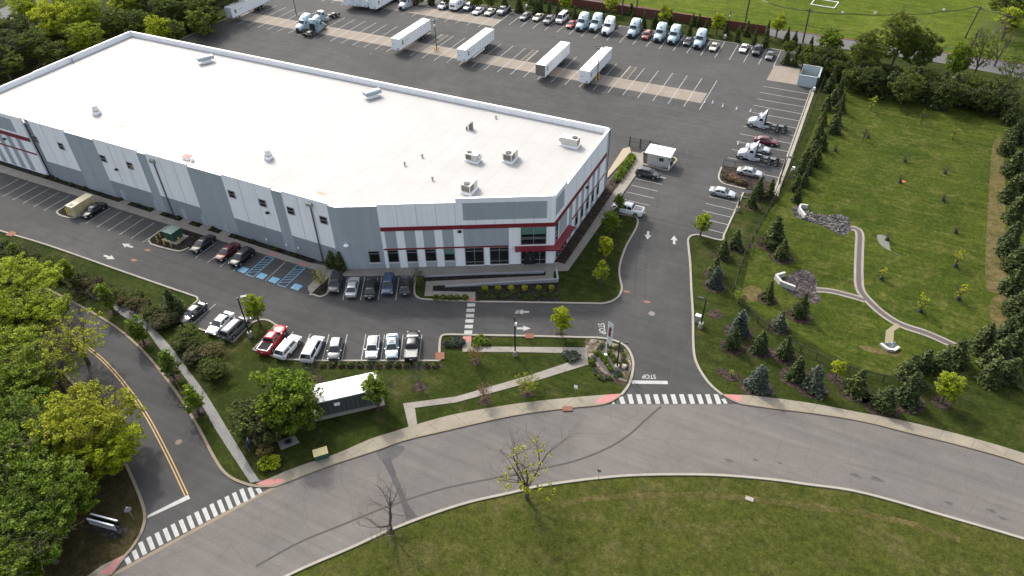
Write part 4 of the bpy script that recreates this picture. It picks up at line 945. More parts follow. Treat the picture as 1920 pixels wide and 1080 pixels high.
PAINT = {}
def paint(name, c, metal=.3, rough=.32):
    k = name + '_car_paint'
    if k not in PAINT: PAINT[k] = plain(k, c, rough, metal, .5, 0)
    return PAINT[k]
PC = dict(black=(.008, .008, .009), white=(.72, .72, .72), silver=(.42, .43, .44), grey=(.11, .115, .12), darkgrey=(.03, .032, .036), maroon=(.10, .006, .012), red=(.36, .010, .022),
          blue=(.028, .048, .10), lightblue=(.36, .46, .53), cream=(.52, .50, .38), brightred=(.28, .015, .02), brick=(.22, .035, .03))
names = {'sedan': 'parked_car', 'suv': 'parked_car', 'hatch': 'parked_car', 'van': 'minivan', 'hivan': 'passenger_van', 'pickup': 'pickup_truck'}
cats = {'sedan': 'car', 'suv': 'car', 'hatch': 'car', 'van': 'minivan', 'hivan': 'van', 'pickup': 'pickup truck'}
def car(kind, px, py, ang, colour, label, group=None, roof=None, bed=None, sunroof=False, far=False):
    c = G(px, py, .7); e = empty(names[kind], (c.x, c.y, .02), ang, label, cats[kind], group or 'parked cars')
    last = None; pm = paint(colour, PC[colour], .35 if colour in ('silver', 'lightblue') else 0)
    seen_rim = 0
    for nm, me, mk_, loc in car_meshes(kind):
        if far and nm in ('number_plate', '>rim', 'wing_mirror'): continue
        m = None
        if mk_ == 'paint': m = pm
        if nm == 'cargo_bed' and bed: m = bed
        o = link(nm.lstrip('>'), me, last if nm[0] == '>' else e, m); o.location = loc
        if nm[0] != '>': last = o
    cc = CARS[kind]
    if roof:
        x1, x2 = cc['cab'][1] - .1, cc['cab'][2] + .1; w_ = cc['W'] * .32; z = cc['roof'] + .035
        n = 6; vs = []; fs = []
        for i in range(n + 1):
            x = lerp(x1, x2, i / n); za = z + .04 * (1 - (2 * i / n - 1) ** 2) - .045
            vs += [(x, -w_, za), (x, 0, za + .03), (x, w_, za)]
        for i in range(n): fs += [(3 * i, 3 * i + 1, 3 * i + 4, 3 * i + 3), (3 * i + 1, 3 * i + 2, 3 * i + 5, 3 * i + 4)]
        MB().add(vs, fs).build('roof_panel', paint(roof + '_roof', PC[roof], .2, .22), e, True)
    if sunroof: MB().box((cc['cab'][1] - .45, 0, cc['roof'] + .035), (.62, .78, .02)).build('sunroof', plain('sunroof_glass', (.05, .03, .035), .1), e)
    return e
def ang(p, q): a, b = G(*p), G(*q); return atan2(b.y - a.y, b.x - a.x)
DN, UP = -pi / 2, pi / 2
rowdn = ang((716, 519), (709, 562.5)); fr = 'cars parked facing the entrance'
car('suv', 629, 530, rowdn, 'darkgrey', 'black SUV, nose out, leftmost in the short row below the grey wall end', fr, roof='black')
car('sedan', 661, 537, rowdn + pi, 'silver', 'silver saloon backed between two dark cars below the grey wall end', fr)
car('sedan', 696, 540, rowdn + pi, 'black', 'black saloon, tail out, just right of the silver one near the building', fr)
car('suv', 728, 533, rowdn, 'blue', 'dark blue SUV parked nose out below the striped window front', fr)
car('hatch', 761, 535, rowdn + pi, 'darkgrey', 'dark hatchback at the right end of the row by the ramp', fr, roof='black')
lr = 'cars in the lower parking row'
car('pickup', 511, 637, ang((522, 655), (545, 622)) - .02, 'red', 'bright red pickup with open black bed beside the grass island', lr)
car('suv', 540, 650, ang((528, 668), (557, 634)), 'white', 'white SUV with small sunroof between the red pickup and the white van', lr, sunroof=True)
car('van', 586, 654, ang((577, 668), (595, 635)), 'white', 'boxy white people carrier seen from behind in the lower row', lr)
car('hatch', 629, 653, rowdn - .0, 'grey', 'dark grey hatchback with white roof edges facing the mulch strip', lr, roof='grey')
car('hatch', 699, 650, rowdn, 'white', 'white hatchback with a glossy dark roof in the lower row', lr, roof='grey')
car('sedan', 735, 648, ang((736, 630), (734.5, 670)), 'lightblue', 'pale blue saloon between the white hatchback and the black pickup', lr, sunroof=True)
bp_ = car('pickup', 773, 649, ang((771, 670), (775, 628)), 'black', 'black pickup with grey bed cover and pale lettering across its bonnet', lr, bed=plain('grey_tonneau', (.26, .26, .25), .6))
for j in range(9): MB().box((1.62, -.72 + .18 * j, 1.212), (.20, .11 if j % 2 else .13, .012)).build('bonnet_letter', M_WHITE, bp_) if j != 9 else None
ll = 'cars at the left end of the lower parking row'
car('sedan', 361, 586, ang((383, 568), (345, 600)), 'darkgrey', 'black saloon alone in the leftmost lower bay beside the spruce', ll)
car('sedan', 413, 605, ang((432, 588), (398, 622)), 'white', 'white saloon with brown sunroof right beside the grey people carrier', ll, sunroof=True)
car('van', 441, 614, ang((424, 630), (458, 598)), 'grey', 'grey people carrier beside the tree island, next to the white saloon', ll)
wr = 'cars along the long wall'
car('sedan', 175, 393, DN, 'black', 'black car next to the cream generator box', wr)
car('sedan', 380, 456, DN, 'black', 'black car beside the green transformer island', wr)
car('sedan', 426, 471, DN, 'maroon', 'dark red car between two black ones along the long wall', wr)
car('suv', 453.5, 482, DN, 'black', 'black SUV next to the blue accessible bays', wr)
rr = 'cars by the side entrance'
car('suv', 1215, 325, 0, 'darkgrey', 'dark SUV parked right below the guard hut', rr)
car('pickup', 1177, 392, pi, 'white', 'white pickup partly hidden by a small tree beside the right-hand wall', rr, bed=plain('tonneau_dark', (.13, .13, .14), .5))
car('sedan', 1355, 360, 0, 'silver', 'silver saloon parked below the fenced mulch island', rr)
car('sedan', 1406, 322, 0, 'silver', 'silver saloon parked just above the fenced mulch island', rr)
car('sedan', 1437, 263, 0, 'maroon', 'dark red saloon parked above the lower short-cab truck', rr)
car('sedan', 1421, 277, 0, 'silver', 'silver saloon half hidden behind the lower short-cab truck', rr)
tr = 'cars in the top row by the brown fence'
for k_, x_, y_, c_, l_ in (('sedan', 985, 30, 'grey', 'grey-green car left of the cream one in the row by the brown fence'), ('sedan', 1009, 31.5, 'cream', 'cream saloon between a grey-green car and a grey pickup in the top row'),
        ('hivan', 1054, 35, 'white', 'white passenger van between the grey pickup and the red car'), ('sedan', 1071.5, 45, 'brightred', 'bright red car left of the first pale blue truck in the top row'),
        ('suv', 1213, 66, 'brick', 'brick-red SUV wedged between two pale blue trucks'), ('hatch', 1290, 78, 'darkgrey', 'small dark car between two pale blue trucks near the top right'),
        ('sedan', 1339, 87, 'cream', 'cream car just right of the last pale blue truck'), ('sedan', 1395, 89.5, 'white', 'white car beside the black pickup at the right end of the top row'),
        ('sedan', 1444, 103, 'grey', 'grey car last at the right end of the top row')):
    car(k_, x_, y_, DN, c_, l_, tr, far=True)
car('pickup', 1030.5, 37, DN, 'grey', 'grey pickup between the cream saloon and the white passenger van', tr, far=True)
car('pickup', 1420, 94, DN, 'black', 'black pickup near the right end of the top row', tr, far=True, bed=M_DGREY)
tl = 'cars parked on the upper concrete strip'
for k_, x_, y_, c_, l_ in (('suv', 832, 10, 'white', 'white SUV leftmost beside the white camper at the top edge'), ('suv', 879, 12.5, 'silver', 'silver SUV right of the white camper at the top edge'),
        ('sedan', 896.5, 20, 'white', 'white saloon with dark glass between a silver SUV and a cream car'), ('sedan', 919, 21.5, 'cream', 'cream saloon second from the right on the upper concrete strip')):
    car(k_, x_, y_, DN, c_, l_, tl, far=True)
car('pickup', 944, 19, DN, 'silver', 'silver pickup rightmost on the upper concrete strip', tl, far=True)

# camper
c = G(858, 6, 1.4); e = empty('camper', (c.x, c.y, 0), DN, 'white camper with dark side windows parked at the top edge among cars', 'camper')
secs = [[(x, -1.2, .55), (x, -1.22, z - .25), (x, -1.05, z), (x, 1.05, z), (x, 1.22, z - .25), (x, 1.2, .55)] for x, z in ((-3.4, 2.7), (-3.1, 2.95), (2.3, 2.95), (3.0, 2.5), (3.2, 1.9))]
MB().loft(secs).build('body', M_TRL, e)
for sg in (1, -1):
    for x in (-2.2, 0.2, 1.6): MB().box((x, sg * 1.225, 1.9), (.9, .03, .5)).build('window', M_CARG, e)
    for x in (-.6, .4): w_ = MB().tube((x, sg * 1.0, .34), (x, sg * 1.2, .34), .34, n=12).build('wheel', M_RUB, e)
MB().box((3.18, 0, 1.5), (.05, 1.5, .5)).build('window', M_CARG, e); MB().box((3.6, 0, .5), (.9, .12, .12)).build('tow_hitch', M_BLACK, e)

# ---- tractors and trailers
_tc = {}
def truck_meshes(day):
    if day in _tc: return _tc[day]
    o = []; e_ = .1
    def A(n, mb, m, pk=None, loc=(0, 0, 0), sm=False): o.append((n, mb.mesh(n, m, sm), pk, loc))
    fr = MB()
    for sg in (1, -1): fr.box((-.9, sg * .43, .92), (7.6, .1, .28))
    for x in (-4.6, -3.6, -1.4, 2.4): fr.box((x, 0, .92), (.18, .8, .22))
    A('chassis', fr, M_BLACK)
    def sec(x, w, zb, zt, r=.22): return [(x, -w, zb), (x, -w, lerp(zb, zt, .55)), (x, -w * .97, zt - r), (x, -w * .80, zt - r * .15), (x, 0, zt + .04), (x, w * .80, zt - r * .15), (x, w * .97, zt - r), (x, w, lerp(zb, zt, .55)), (x, w, zb)][::-1]
    A('bonnet', MB().loft([sec(3.62, .72, .75, 1.25), sec(3.45, .95, .65, 1.52), sec(3.0, 1.08, .62, 1.74), sec(2.3, 1.14, .62, 1.93), sec(1.75, 1.17, .62, 2.05)]), M_WHITE, 'paint', sm=True)
    if not day:
        A('cab', MB().loft([sec(1.78, 1.15, .6, 2.06), sec(1.30, 1.16, .55, 2.82), sec(1.0, 1.17, .5, 3.12), sec(.3, 1.2, .5, 3.62), (sec(-.6, 1.22, .5, 3.95)), sec(-1.55, 1.22, .5, 4.02)]), M_WHITE, 'paint', sm=True)
        e_ = -1.55
    elif day:
        A('cab', MB().loft([sec(1.78, 1.12, .6, 2.06), sec(1.30, 1.13, .55, 2.78), sec(1.0, 1.14, .5, 2.88), sec(.15, 1.15, .5, 2.92)]), M_WHITE, 'paint', sm=True)
        if day != 'low': A('roof_fairing', MB().loft([sec(1.05, .80, 2.84, 2.95, .05), sec(.75, .95, 2.84, 3.35, .12), sec(.35, 1.08, 2.84, 3.9, .15), sec(.12, 1.15, 2.84, 4.1, .15)]), M_WHITE, 'paint', sm=True)
        if day != 'low': A('fairing_back', MB().box((.06, 0, 2.75), (.05, 2.2, 2.5)), M_BLACK)
    g = MB(); g.add([(1.80, -.98, 2.12), (1.80, .98, 2.12), (1.36, .92, 2.80), (1.36, -.92, 2.80), (1.86, 0, 2.14), (1.42, 0, 2.84)], [(0, 4, 5, 3), (4, 1, 2, 5)]); A('windscreen', g, M_CARG)
    A('emblem', MB().tube((.72, 0, 3.36), (.78, 0, 3.50), .22, .22, 14), plain('emblem_grey', (.12, .13, .15), .5)) if not day else None
    A('visor', MB().box((1.36, 0, 2.90), (.28, 1.9, .07)), M_WHITE, 'paint')
    for sg in (1, -1):
        A('side_window', MB().box((.95, sg * 1.17, 2.25), (.72, .03, .55)), M_CARG)
        if not day: A('side_window', MB().box((-.75, sg * 1.225, 2.75), (.42, .03, .42)), M_CARG); A('side_window', MB().box((-.75, sg * 1.225, 1.95), (.35, .03, .4)), M_CARG)
        A('wing_mirror', MB().box((1.75, sg * 1.36, 2.2), (.16, .22, .55)), M_WHITE, 'paint')
        A('headlight', MB().box((3.18, sg * .92, 1.18), (.55, .18, .26)), M_LAMP)
        A('fuel_tank', MB().tube((.7, sg * .92, .72), (-.9, sg * .92, .72), .30, .30, 14), M_GALV)
        A('side_skirt', MB().box((-.35, sg * 1.18, .62), (2.2, .05, .5)) if not day else MB().box((.5, sg * 1.14, .55), (1.4, .05, .35)), M_WHITE, 'paint')
        for x in (2.75, -2.75, -4.05):
            dbl = x < 0
            t = MB(); t.tube((0, -.16 - .12 * dbl, 0), (0, .16 + .12 * dbl, 0), .5, .5, 18); A('wheel', t, M_RUB, None, (x, sg * (.98 if not dbl else .93), .5))
            r = MB(); r.tube((0, -.17 - .12 * dbl, 0), (0, .17 + .12 * dbl, 0), .29, .29, 12); A('>rim', r, M_RIM)
    A('grille', MB().box((3.56, 0, 1.02), (.18, 1.0, .52)), M_BLACK)
    A('bumper', MB().box((3.55, 0, .52), (.40, 2.2, .34)), M_BLACK)
    A('fifth_wheel', MB().box((-3.3, 0, 1.14), (1.1, .95, .12)).box((-1.9, 0, 1.08), (.9, 1.0, .06)), M_DGREY)
    A('cab_rear', MB().box((e_ - .03, 0, 1.85), (.06, 1.9, 2.0)), M_BLACK)
    for sg in (1, -1): A('mudguard', MB().box((-4.85, sg * .93, .75), (.05, .6, .6)), M_BLACK)
    _tc[day] = o; return o
TP = dict(ice=(.37, .47, .52), white=(.74, .75, .75), silver=(.50, .53, .57), teal=(.22, .31, .36))
def truck(px, py, a, colour, label, day=False, group='tractor units in the yard'):
    c = G(px, py, 1.5); e = empty('semi_tractor', (c.x, c.y, 0), a, label, 'truck', group); last = None
    pm = plain(colour + '_truck_paint', TP[colour], .3, .15 if colour != 'white' else 0, .6, 0)
    for nm, me, pk, loc in truck_meshes(day):
        o = link(nm.lstrip('>'), me, last if nm[0] == '>' else e, pm if pk else None); o.location = loc
        if nm[0] != '>': last = o
    return e
g_ = 'sleeper tractors in the top row'
for x_, y_, c_, l_ in ((1093.5, 42, 'ice', 'pale blue sleeper truck right beside the bright red car, first in its row'), (1119, 43.5, 'ice', 'pale blue sleeper truck immediately left of the white one'),
        (1142, 50, 'white', 'white sleeper truck in the row of pale blue ones'), (1190, 54, 'ice', 'pale blue sleeper truck immediately left of the brick-red SUV'),
        (1239, 62, 'ice', 'pale blue sleeper truck immediately right of the brick-red SUV'), (1265, 66, 'ice', 'pale blue sleeper truck left of the small dark car'),
        (1313.5, 74, 'ice', 'pale blue sleeper truck between the small dark car and a cream car')):
    truck(x_, y_, DN, c_, l_, group=g_)
truck(763, 4, DN, 'silver', 'silver-grey sleeper truck at the top edge beside the parked white trailers', group=g_)
truck(1436, 228, pi, 'silver', 'silver short-cab truck with tall roof fairing, upper of two on the right', True, 'short-cab tractors on the right')
truck(1419, 288, pi, 'silver', 'pale short-cab truck with roof fairing, beside the dark red and silver saloons', True, 'short-cab tractors on the right')
truck(573, 44, DN - .05, 'ice', 'pale blue sleeper truck facing the roof beside the yard lamp, left of a darker one', group='tractors parked mid yard')
truck(592, 50, UP + .05, 'teal', 'teal sleeper truck parked tail to camera against a pale blue truck', group='tractors parked mid yard')
truck(607, 28, DN - .3, 'ice', 'low short-cab truck standing behind the teal and pale blue pair', 'low', group='tractors parked mid yard')

_trm = []
def trailer(top_px, label, door=None, skirt=False, rz=UP, fz=4.1, group='box trailers in the yard'):
    """top_px: picture position of the near left top corner; the trailer runs away from there"""
    c = G(*top_px, fz); e = empty('box_trailer', (c.x + 1.3, c.y, 0), 0, label, 'trailer', group); L = 16.15
    if not _trm:
        def A(n, mb, m, loc=(0, 0, 0)): _trm.append((n, mb.mesh(n, m), loc))
        A('box', MB().box((0, L / 2, 2.6), (2.56, L, 2.9)), M_TRL)
        A('roof', MB().box((0, L / 2, 4.075), (2.6, L + .04, .05)), plain('trailer_roof', (.76, .76, .73), .6, var=.08, vs=.6))
        rl = MB()
        for sg in (1, -1): rl.box((sg * 1.29, L / 2, 1.2), (.05, L, .16)).box((sg * 1.29, L / 2, 4.0), (.05, L, .1))
        for j in range(1, 16):
            for sg in (1, -1): rl.box((sg * 1.285, j * L / 16, 2.6), (.012, .05, 2.6))
        A('side_rail', rl, M_GALV)
        for sg in (1, -1):
            A('landing_leg', MB().box((sg * .75, 3.0, .6), (.14, .14, 1.1)).box((sg * .75, 3.0, .06), (.35, .35, .08)), M_BLACK)
            A('emblem', MB().box((sg * 1.296, 1.55, 2.75), (.02, .62, .95)), M_BLACK)
            A('emblem_bar', MB().box((sg * 1.31, 1.55, 2.75), (.02, .42, .16)), M_TRL)
            A('wordmark', MB().box((sg * 1.295, 3.7, 2.85), (.014, 2.1, .16)), plain('faded_lettering', (.45, .46, .48), .7))
            for y in (11.6, 12.85, ):
                A('wheel', MB().tube((-.28, 0, 0), (.28, 0, 0), .5, .5, 16), M_RUB, (sg * .92, y, .5)); A('>rim', MB().tube((-.3, 0, 0), (.3, 0, 0), .27, .27, 12), M_RIM)
        A('bogie', MB().box((0, 12.2, .85), (1.2, 3.2, .4)), M_BLACK)
        A('rear_bumper', MB().box((0, L - .1, .65), (2.3, .12, .12)).box((.6, L - .1, .9), (.1, .1, .5)).box((-.6, L - .1, .9), (.1, .1, .5)), M_BLACK)
    last = None
    for nm, me, loc in _trm:
        o = link(nm.lstrip('>'), me, last if nm[0] == '>' else e); o.location = loc
        if nm[0] != '>': last = o
    m = door or plain('trailer_front', (.62, .66, .70), .5)
    MB().box((0, -.02, 2.65), (2.5, .05, 2.75)).build('front_panel', m, e)
    MB().box((-.55, -.05, 2.6), (.22, .03, .22)).build('front_emblem', M_BLACK, e); MB().box((.75, -.06, 1.5), (.45, .05, .3)).build('hose_box', M_DGREY, e)
    if skirt:
        for sg in (1, -1): MB().box((sg * 1.2, 7.2, .85), (.04, 6.8, .62)).build('side_skirt', M_TRL, e)
    return e
trailer((732.5, 71.25), 'white box trailer just left of the yard lamp, farthest left of four in mid yard')
trailer((856, 91.5), 'white box trailer with side skirt, standing right of the hatched lamp bay', skirt=True)
trailer((1004, 120), 'white box trailer whose near end is dark grey', door=M_TRLG)
trailer((1086.5, 131), 'white box trailer directly behind the black yard lamp')
trailer((419.5, 13), 'white box trailer alone by the wood at the far left corner of the yard')
for k_, (x_, y_) in enumerate([(690, -3.5), (672, -7), (657, -8.5), (642, -9)]):
    trailer((x_, y_), ['rightmost white box trailer of the close-packed group at the top edge', 'second white box trailer from the right in the close-packed group at the top edge', 'third white box trailer from the right in the close-packed group at the top edge', 'leftmost white box trailer of the close-packed group at the top edge'][k_], group='close-packed trailers at the top edge')

# ------------------------------------------------------------------ vegetation
LM = {
 'lime':   leafmat('lime_leaves', (.17, .225, .010), (.28, .35, .016), (.40, .46, .028), .40),
 'yolive': leafmat('yellow_olive_leaves', (.19, .215, .014), (.31, .33, .022), (.43, .44, .035), .38),
 'green':  leafmat('fresh_green_leaves', (.065, .115, .010), (.115, .180, .014), (.19, .27, .022), .35),
 'mid':    leafmat('mid_green_leaves', (.055, .088, .013), (.098, .138, .020), (.165, .205, .032), .35),
 'dark':   leafmat('dark_green_leaves', (.036, .058, .012), (.064, .092, .019), (.110, .140, .031), .30),
 'spruce': leafmat('spruce_needles', (.032, .052, .017), (.062, .086, .028), (.108, .135, .043), .2),
 'blue':   leafmat('blue_spruce_needles', (.040, .056, .040), (.072, .094, .066), (.115, .14, .10), .15),
 'pink':   leafmat('pink_buds', (.15, .08, .065), (.24, .14, .115), (.32, .22, .18), .3),
 'rust':   leafmat('rust_buds', (.13, .09, .03), (.22, .16, .05), (.29, .23, .07), .3),
 'scrub':  leafmat('scrub_twigs', (.065, .065, .028), (.11, .105, .042), (.16, .15, .065), .25),
}
def leaf(vs, fs, p, s, up=.35, el=1.0):
    n = Vector((rng.gauss(0, 1), rng.gauss(0, 1), rng.gauss(0, 1) + up * 2)).normalized()
    a = n.orthogonal().normalized(); th = rng.uniform(0, 6.28); b = n.cross(a)
    u = (a * cos(th) + b * sin(th)) * s * el; v = (b * cos(th) - a * sin(th)) * s
    k = len(vs); vs += [tuple(p - u * .5 - v * .5), tuple(p + u * .5 - v * .35), tuple(p + u * .6 + v * .5), tuple(p - u * .4 + v * .5)]; fs.append((k, k + 1, k + 2, k + 3))
def rsph():
    while True:
        v = Vector((rng.uniform(-1, 1), rng.uniform(-1, 1), rng.uniform(-1, 1)))
        if .05 < v.length < 1: return v
def limb(mb, p, d, L, r, depth, ends, bend=.25, nseg=3, n=6):
    q = p.copy(); dd = d.copy()
    for i in range(nseg):
        dd = (dd + Vector((rng.gauss(0, bend), rng.gauss(0, bend), rng.gauss(0, bend * .5) + .06)) * .5).normalized()
        q2 = q + dd * L / nseg; r2 = r * .8; mb.tube(q, q2, r, r2, n, False); q = q2; r = r2
        if depth > 0 and i > 0 or (depth > 0 and nseg < 3):
            for _ in range(2):
                side = Vector((rng.gauss(0, 1), rng.gauss(0, 1), rng.uniform(.0, .9))).normalized()
                limb(mb, q, (dd * .6 + side * .8).normalized(), L * .62, r * .6, depth - 1, ends, bend, 3 if depth > 1 else 2, 5 if depth > 1 else 4)
    ends.append(q)
def make_broadleaf(H, Rr, z0, nclump, per, ls, spread=.22, flat=1.0, cone=0.0, depth=2, seed=1):
    """returns (trunk mesh, crown mesh)"""
    rng.seed(seed); tb = MB(); ends = []
    tb.tube((0, 0, -.1), (0, 0, z0), H * .022 + .04, H * .018 + .03, 8, False)
    nl = 5
    for i in range(nl):
        a = i * 2 * pi / nl + rng.uniform(-.4, .4); tilt = rng.uniform(.35, .8) if i else .05
        limb(tb, Vector((0, 0, z0 * rng.uniform(.8, 1.0))), Vector((cos(a) * tilt, sin(a) * tilt, 1)).normalized(), (H - z0) * rng.uniform(.5, .7), H * .013 + .02, depth, ends)
    vs = []; fs = []; cz = (z0 * .85 + H) / 2; hz = (H - z0 * .85) / 2
    # a few big uneven lobes, each filled with clumps of leaves
    lobes = []
    for i in range(9):
        a = i * 2.4 + rng.uniform(-.3, .3); u = (i + .5) / 9
        zz = lerp(-.75, .8, u); rr = sqrt(max(.05, 1 - zz * zz)) * rng.uniform(.35, .66) * (1 - cone * (zz + 1) / 2)
        lobes.append((Vector((cos(a) * rr * Rr, sin(a) * rr * Rr, cz + zz * hz * .8)), rng.uniform(.42, .62)))
    for i in range(nclump):
        L_, sz = lobes[rng.randrange(len(lobes))]
        d = rsph(); d = d.normalized() * (d.length ** .45)
        c = L_ + Vector((d.x * Rr * sz, d.y * Rr * sz, d.z * hz * sz * flat))
        cr = Rr * spread * rng.uniform(.6, 1.3)
        for j in range(per):
            g = rsph(); leaf(vs, fs, c + Vector((g.x, g.y, g.z * .6)) * cr, ls * rng.uniform(.6, 1.3))
    me = bpy.data.meshes.new('crown'); me.from_pydata(vs, [], fs); me.update()
    return tb.mesh('trunk', M_BARK), me
def make_conifer(H, Rr, seed=1, dens=1.0, loose=.3):
    rng.seed(seed); tb = MB(); tb.tube((0, 0, -.1), (0, 0, H * .96), H * .018 + .03, .02, 7, False); vs = []; fs = []
    nt_ = int(24 * dens); ph = rng.uniform(0, 6.28)
    for k in range(nt_):
        t = (k + .5) / nt_; z = .12 + (H - .25) * t + rng.uniform(-.08, .08)
        rr = Rr * (1 - t) ** .74 * (.9 + .12 * sin(7 * t + ph)) + .06; nb = max(5, int(17 * (1 - t) + 6))
        for j in range(nb):
            a = 2 * pi * j / nb + rng.uniform(-.3, .3) + k * .7
            L = rr * rng.uniform(1 - loose * 1.2, 1 + loose * .4) * (1 + .12 * sin(2 * a + ph))
            dx, dy = cos(a), sin(a); m = max(2, int(L / .17)); zz = rng.uniform(-.12, .12)
            for i in range(m):
                f = (i + .7) / m; x = L * f
                p = Vector((dx * x, dy * x, z + zz + .16 * L * f - .20 * L * f * f + rng.uniform(-.07, .07)))
                for q_ in range(2):
                    leaf(vs, fs, p + Vector((rng.gauss(0, .09), rng.gauss(0, .09), rng.gauss(0, .05))), rng.uniform(.13, .26), .6, 1.5)
    for i in range(14): leaf(vs, fs, Vector((rng.gauss(0, .05), rng.gauss(0, .05), H - .25 + i * .02)), .14)
    me = bpy.data.meshes.new('crown'); me.from_pydata(vs, [], fs); me.update()
    return tb.mesh('trunk', M_BARK), me
def make_shrub(Rr, Hh, n, ls, seed=1):
    rng.seed(seed); vs = []; fs = []
    for i in range(n):
        d = rsph(); d = d.normalized() * (d.length ** .35); leaf(vs, fs, Vector((d.x * Rr, d.y * Rr, Hh * .5 + d.z * Hh * .5)), ls * rng.uniform(.7, 1.3))
    me = bpy.data.meshes.new('foliage'); me.from_pydata(vs, [], fs); me.update()
    tb = MB()
    for i in range(5): a = i * 1.26; tb.tube((0, 0, 0), (cos(a) * Rr * .5, sin(a) * Rr * .5, Hh * .7), .04, .015, 5, False)
    return tb.mesh('stem', M_BARK), me
PROTO = {
 'big':   [(make_broadleaf(14, 5.2, 3.0, 440, 44, .21, .12, .55, seed=s), 14, 5.2) for s in (1, 2, 3, 4)],
 'street': [(make_broadleaf(6.2, 1.75, 1.9, 150, 26, .16, .19, .8, .3, seed=s), 6.2, 1.75) for s in (11, 12, 13)],
 'column': [(make_broadleaf(7.0, 1.25, 1.2, 120, 20, .22, .24, 1, .2, seed=s), 7.0, 1.25) for s in (21, 22)],
 'sparse': [(make_broadleaf(7.5, 3.0, 1.8, 130, 16, .14, .12, depth=3, seed=s), 7.5, 3.0) for s in (31, 32)],
 'airy': [(make_broadleaf(7.5, 3.0, 1.8, 48, 15, .13, .11, depth=3, seed=s), 7.5, 3.0) for s in (35, 36)],
 'sapling': [(make_broadleaf(3.2, .9, 1.1, 26, 14, .12, .22, depth=1, seed=s), 3.2, .9) for s in (41, 42)],
 'bush':  [(make_broadleaf(5.0, 2.6, .5, 240, 26, .17, .15, .7, seed=s), 5.0, 2.6) for s in (51, 52, 53)],
 'bare':  [(make_broadleaf(6.0, 2.4, 1.4, 2, 2, .06, .1, depth=3, seed=s), 6.0, 2.4) for s in (61, 62)],
 'conifer': [(make_conifer(5.0, 1.55, seed=s, dens=dn, loose=lo_), 5.0, 1.55) for s, dn, lo_ in ((71, 1, .25), (72, .9, .4), (73, 1, .5), (74, .8, .35), (75, 1.05, .2))],
 'shrub': [(make_shrub(.6, .8, 230, .15, seed=s), .8, .6) for s in (81, 82)],
}
for k in PROTO:
    for (tm, cm), _, _ in PROTO[k]: cm.materials.append(LM['mid'])
rng.seed(5); VROOT = {}
def plant(kind, mtl, px, py, h, rad, label, cat, name, group=None, base=False, var=None, mulch=0, pos_=None, grey=False):
    """px,py: picture position of the crown centre (or of the base) - turned into a real place on the ground"""
    pr = PROTO[kind]; v = rng.randrange(len(pr)) if var is None else var % len(pr); (tm, cm), H0, R0 = pr[v]
    p = pos_ if pos_ is not None else G(px, py, 0 if base else h * .55)
    key = (kind, v, mtl, name, grey)
    if key not in VROOT:
        e = empty(name, (0, 0, 0)); crown = 'foliage' if kind == 'shrub' else 'crown'; stem = 'stem' if kind == 'shrub' else 'trunk'
        link(stem, tm, e, M_GBARK if grey else M_BARK); link(crown, cm, e, LM[mtl]); VROOT[key] = e; o = e
    else: o = copy_tree(VROOT[key])
    if kind == 'conifer': rad *= rng.uniform(.72, .92); h *= rng.uniform(.85, 1.08)
    o.location = (p.x, p.y, 0); s = rad / R0; o.scale = (s, s * rng.uniform(.9, 1.1), h / H0); o.rotation_euler = (0, 0, rng.uniform(0, 6.28))
    tag(o, label, cat)
    if group: o['group'] = group
    elif 'group' in o: del o['group']
    if mulch:
        n = 18; struct('mulch_ring', MB().poly([(p.x + mulch * cos(2 * pi * j / n), p.y + mulch * sin(2 * pi * j / n) * .95) for j in range(n)], .034 + .0005 * rng.randrange(10)), M_MULCH)
    return o

# single trees one can point at
T = lambda *a, **k: plant(*a, **k)
T('street', 'lime', 1053, 601, 5.6, 1.65, 'bright lime-green round tree on the lane verge right of the lamp post', 'tree', 'young_tree', var=0, mulch=.9)
T('street', 'lime', 478, 580, 5.6, 1.9, 'lime-green tree on the grass island beside the black lamp post', 'tree', 'young_tree', var=1)
T('street', 'green', 704, 733, 5.6, 1.9, 'fresh green tree overhanging the right end of the white-topped shed', 'tree', 'young_tree', var=1, mulch=.9)
T('sparse', 'yolive', 599, 520, 3.6, 1.3, 'small yellowish tree on the narrow island left of the black SUV', 'tree', 'young_tree')
T('sparse', 'mid', 784, 519, 3.6, 1.2, 'thin green tree at the left end of the ramp planting', 'tree', 'young_tree')
T('street', 'lime', 1127, 511, 4.6, 1.5, 'yellow-green tree nearest the kerb corner on the side lawn', 'tree', 'young_tree', mulch=.8, var=0)
T('street', 'lime', 1136, 464, 4.8, 1.4, 'yellow-green tree in the middle of the side lawn row', 'tree', 'young_tree', var=1)
T('street', 'green', 1146, 417, 5.0, 1.9, 'rounded darker green tree below the white pickup', 'tree', 'young_tree', var=0)
T('street', 'green', 1161, 382, 4.4, 1.2, 'small green tree in front of the white pickup', 'tree', 'young_tree', var=1)
T('street', 'lime', 1317, 421, 4.6, 1.6, 'yellow-green tree at the corner kerb below the right parking bays', 'tree', 'young_tree', mulch=.7, var=1)
T('sparse', 'yolive', 987, 719, 3.4, 1.7, 'small yellowish tree on the lawn below the angled walk', 'tree', 'young_tree', mulch=1.0)
T('sparse', 'rust', 890, 662, 3.2, 1.3, 'small rust-tinted tree on the lawn below the pink ramp', 'tree', 'young_tree', mulch=.8)
T('sparse', 'pink', 908, 735, 3.4, 1.1, 'small pink-budded tree beside the angled walk', 'tree', 'blossom_tree', mulch=.9)
T('street', 'lime', 1573, 691, 3.6, .95, 'small bright yellow tree in a round mulch ring among the spruces', 'tree', 'young_tree', mulch=1.1, var=0)
T('street', 'lime', 1779, 728, 5.2, 1.9, 'large bright lime tree above a mulch ring at the lower right', 'tree', 'young_tree', mulch=1.3, var=1)
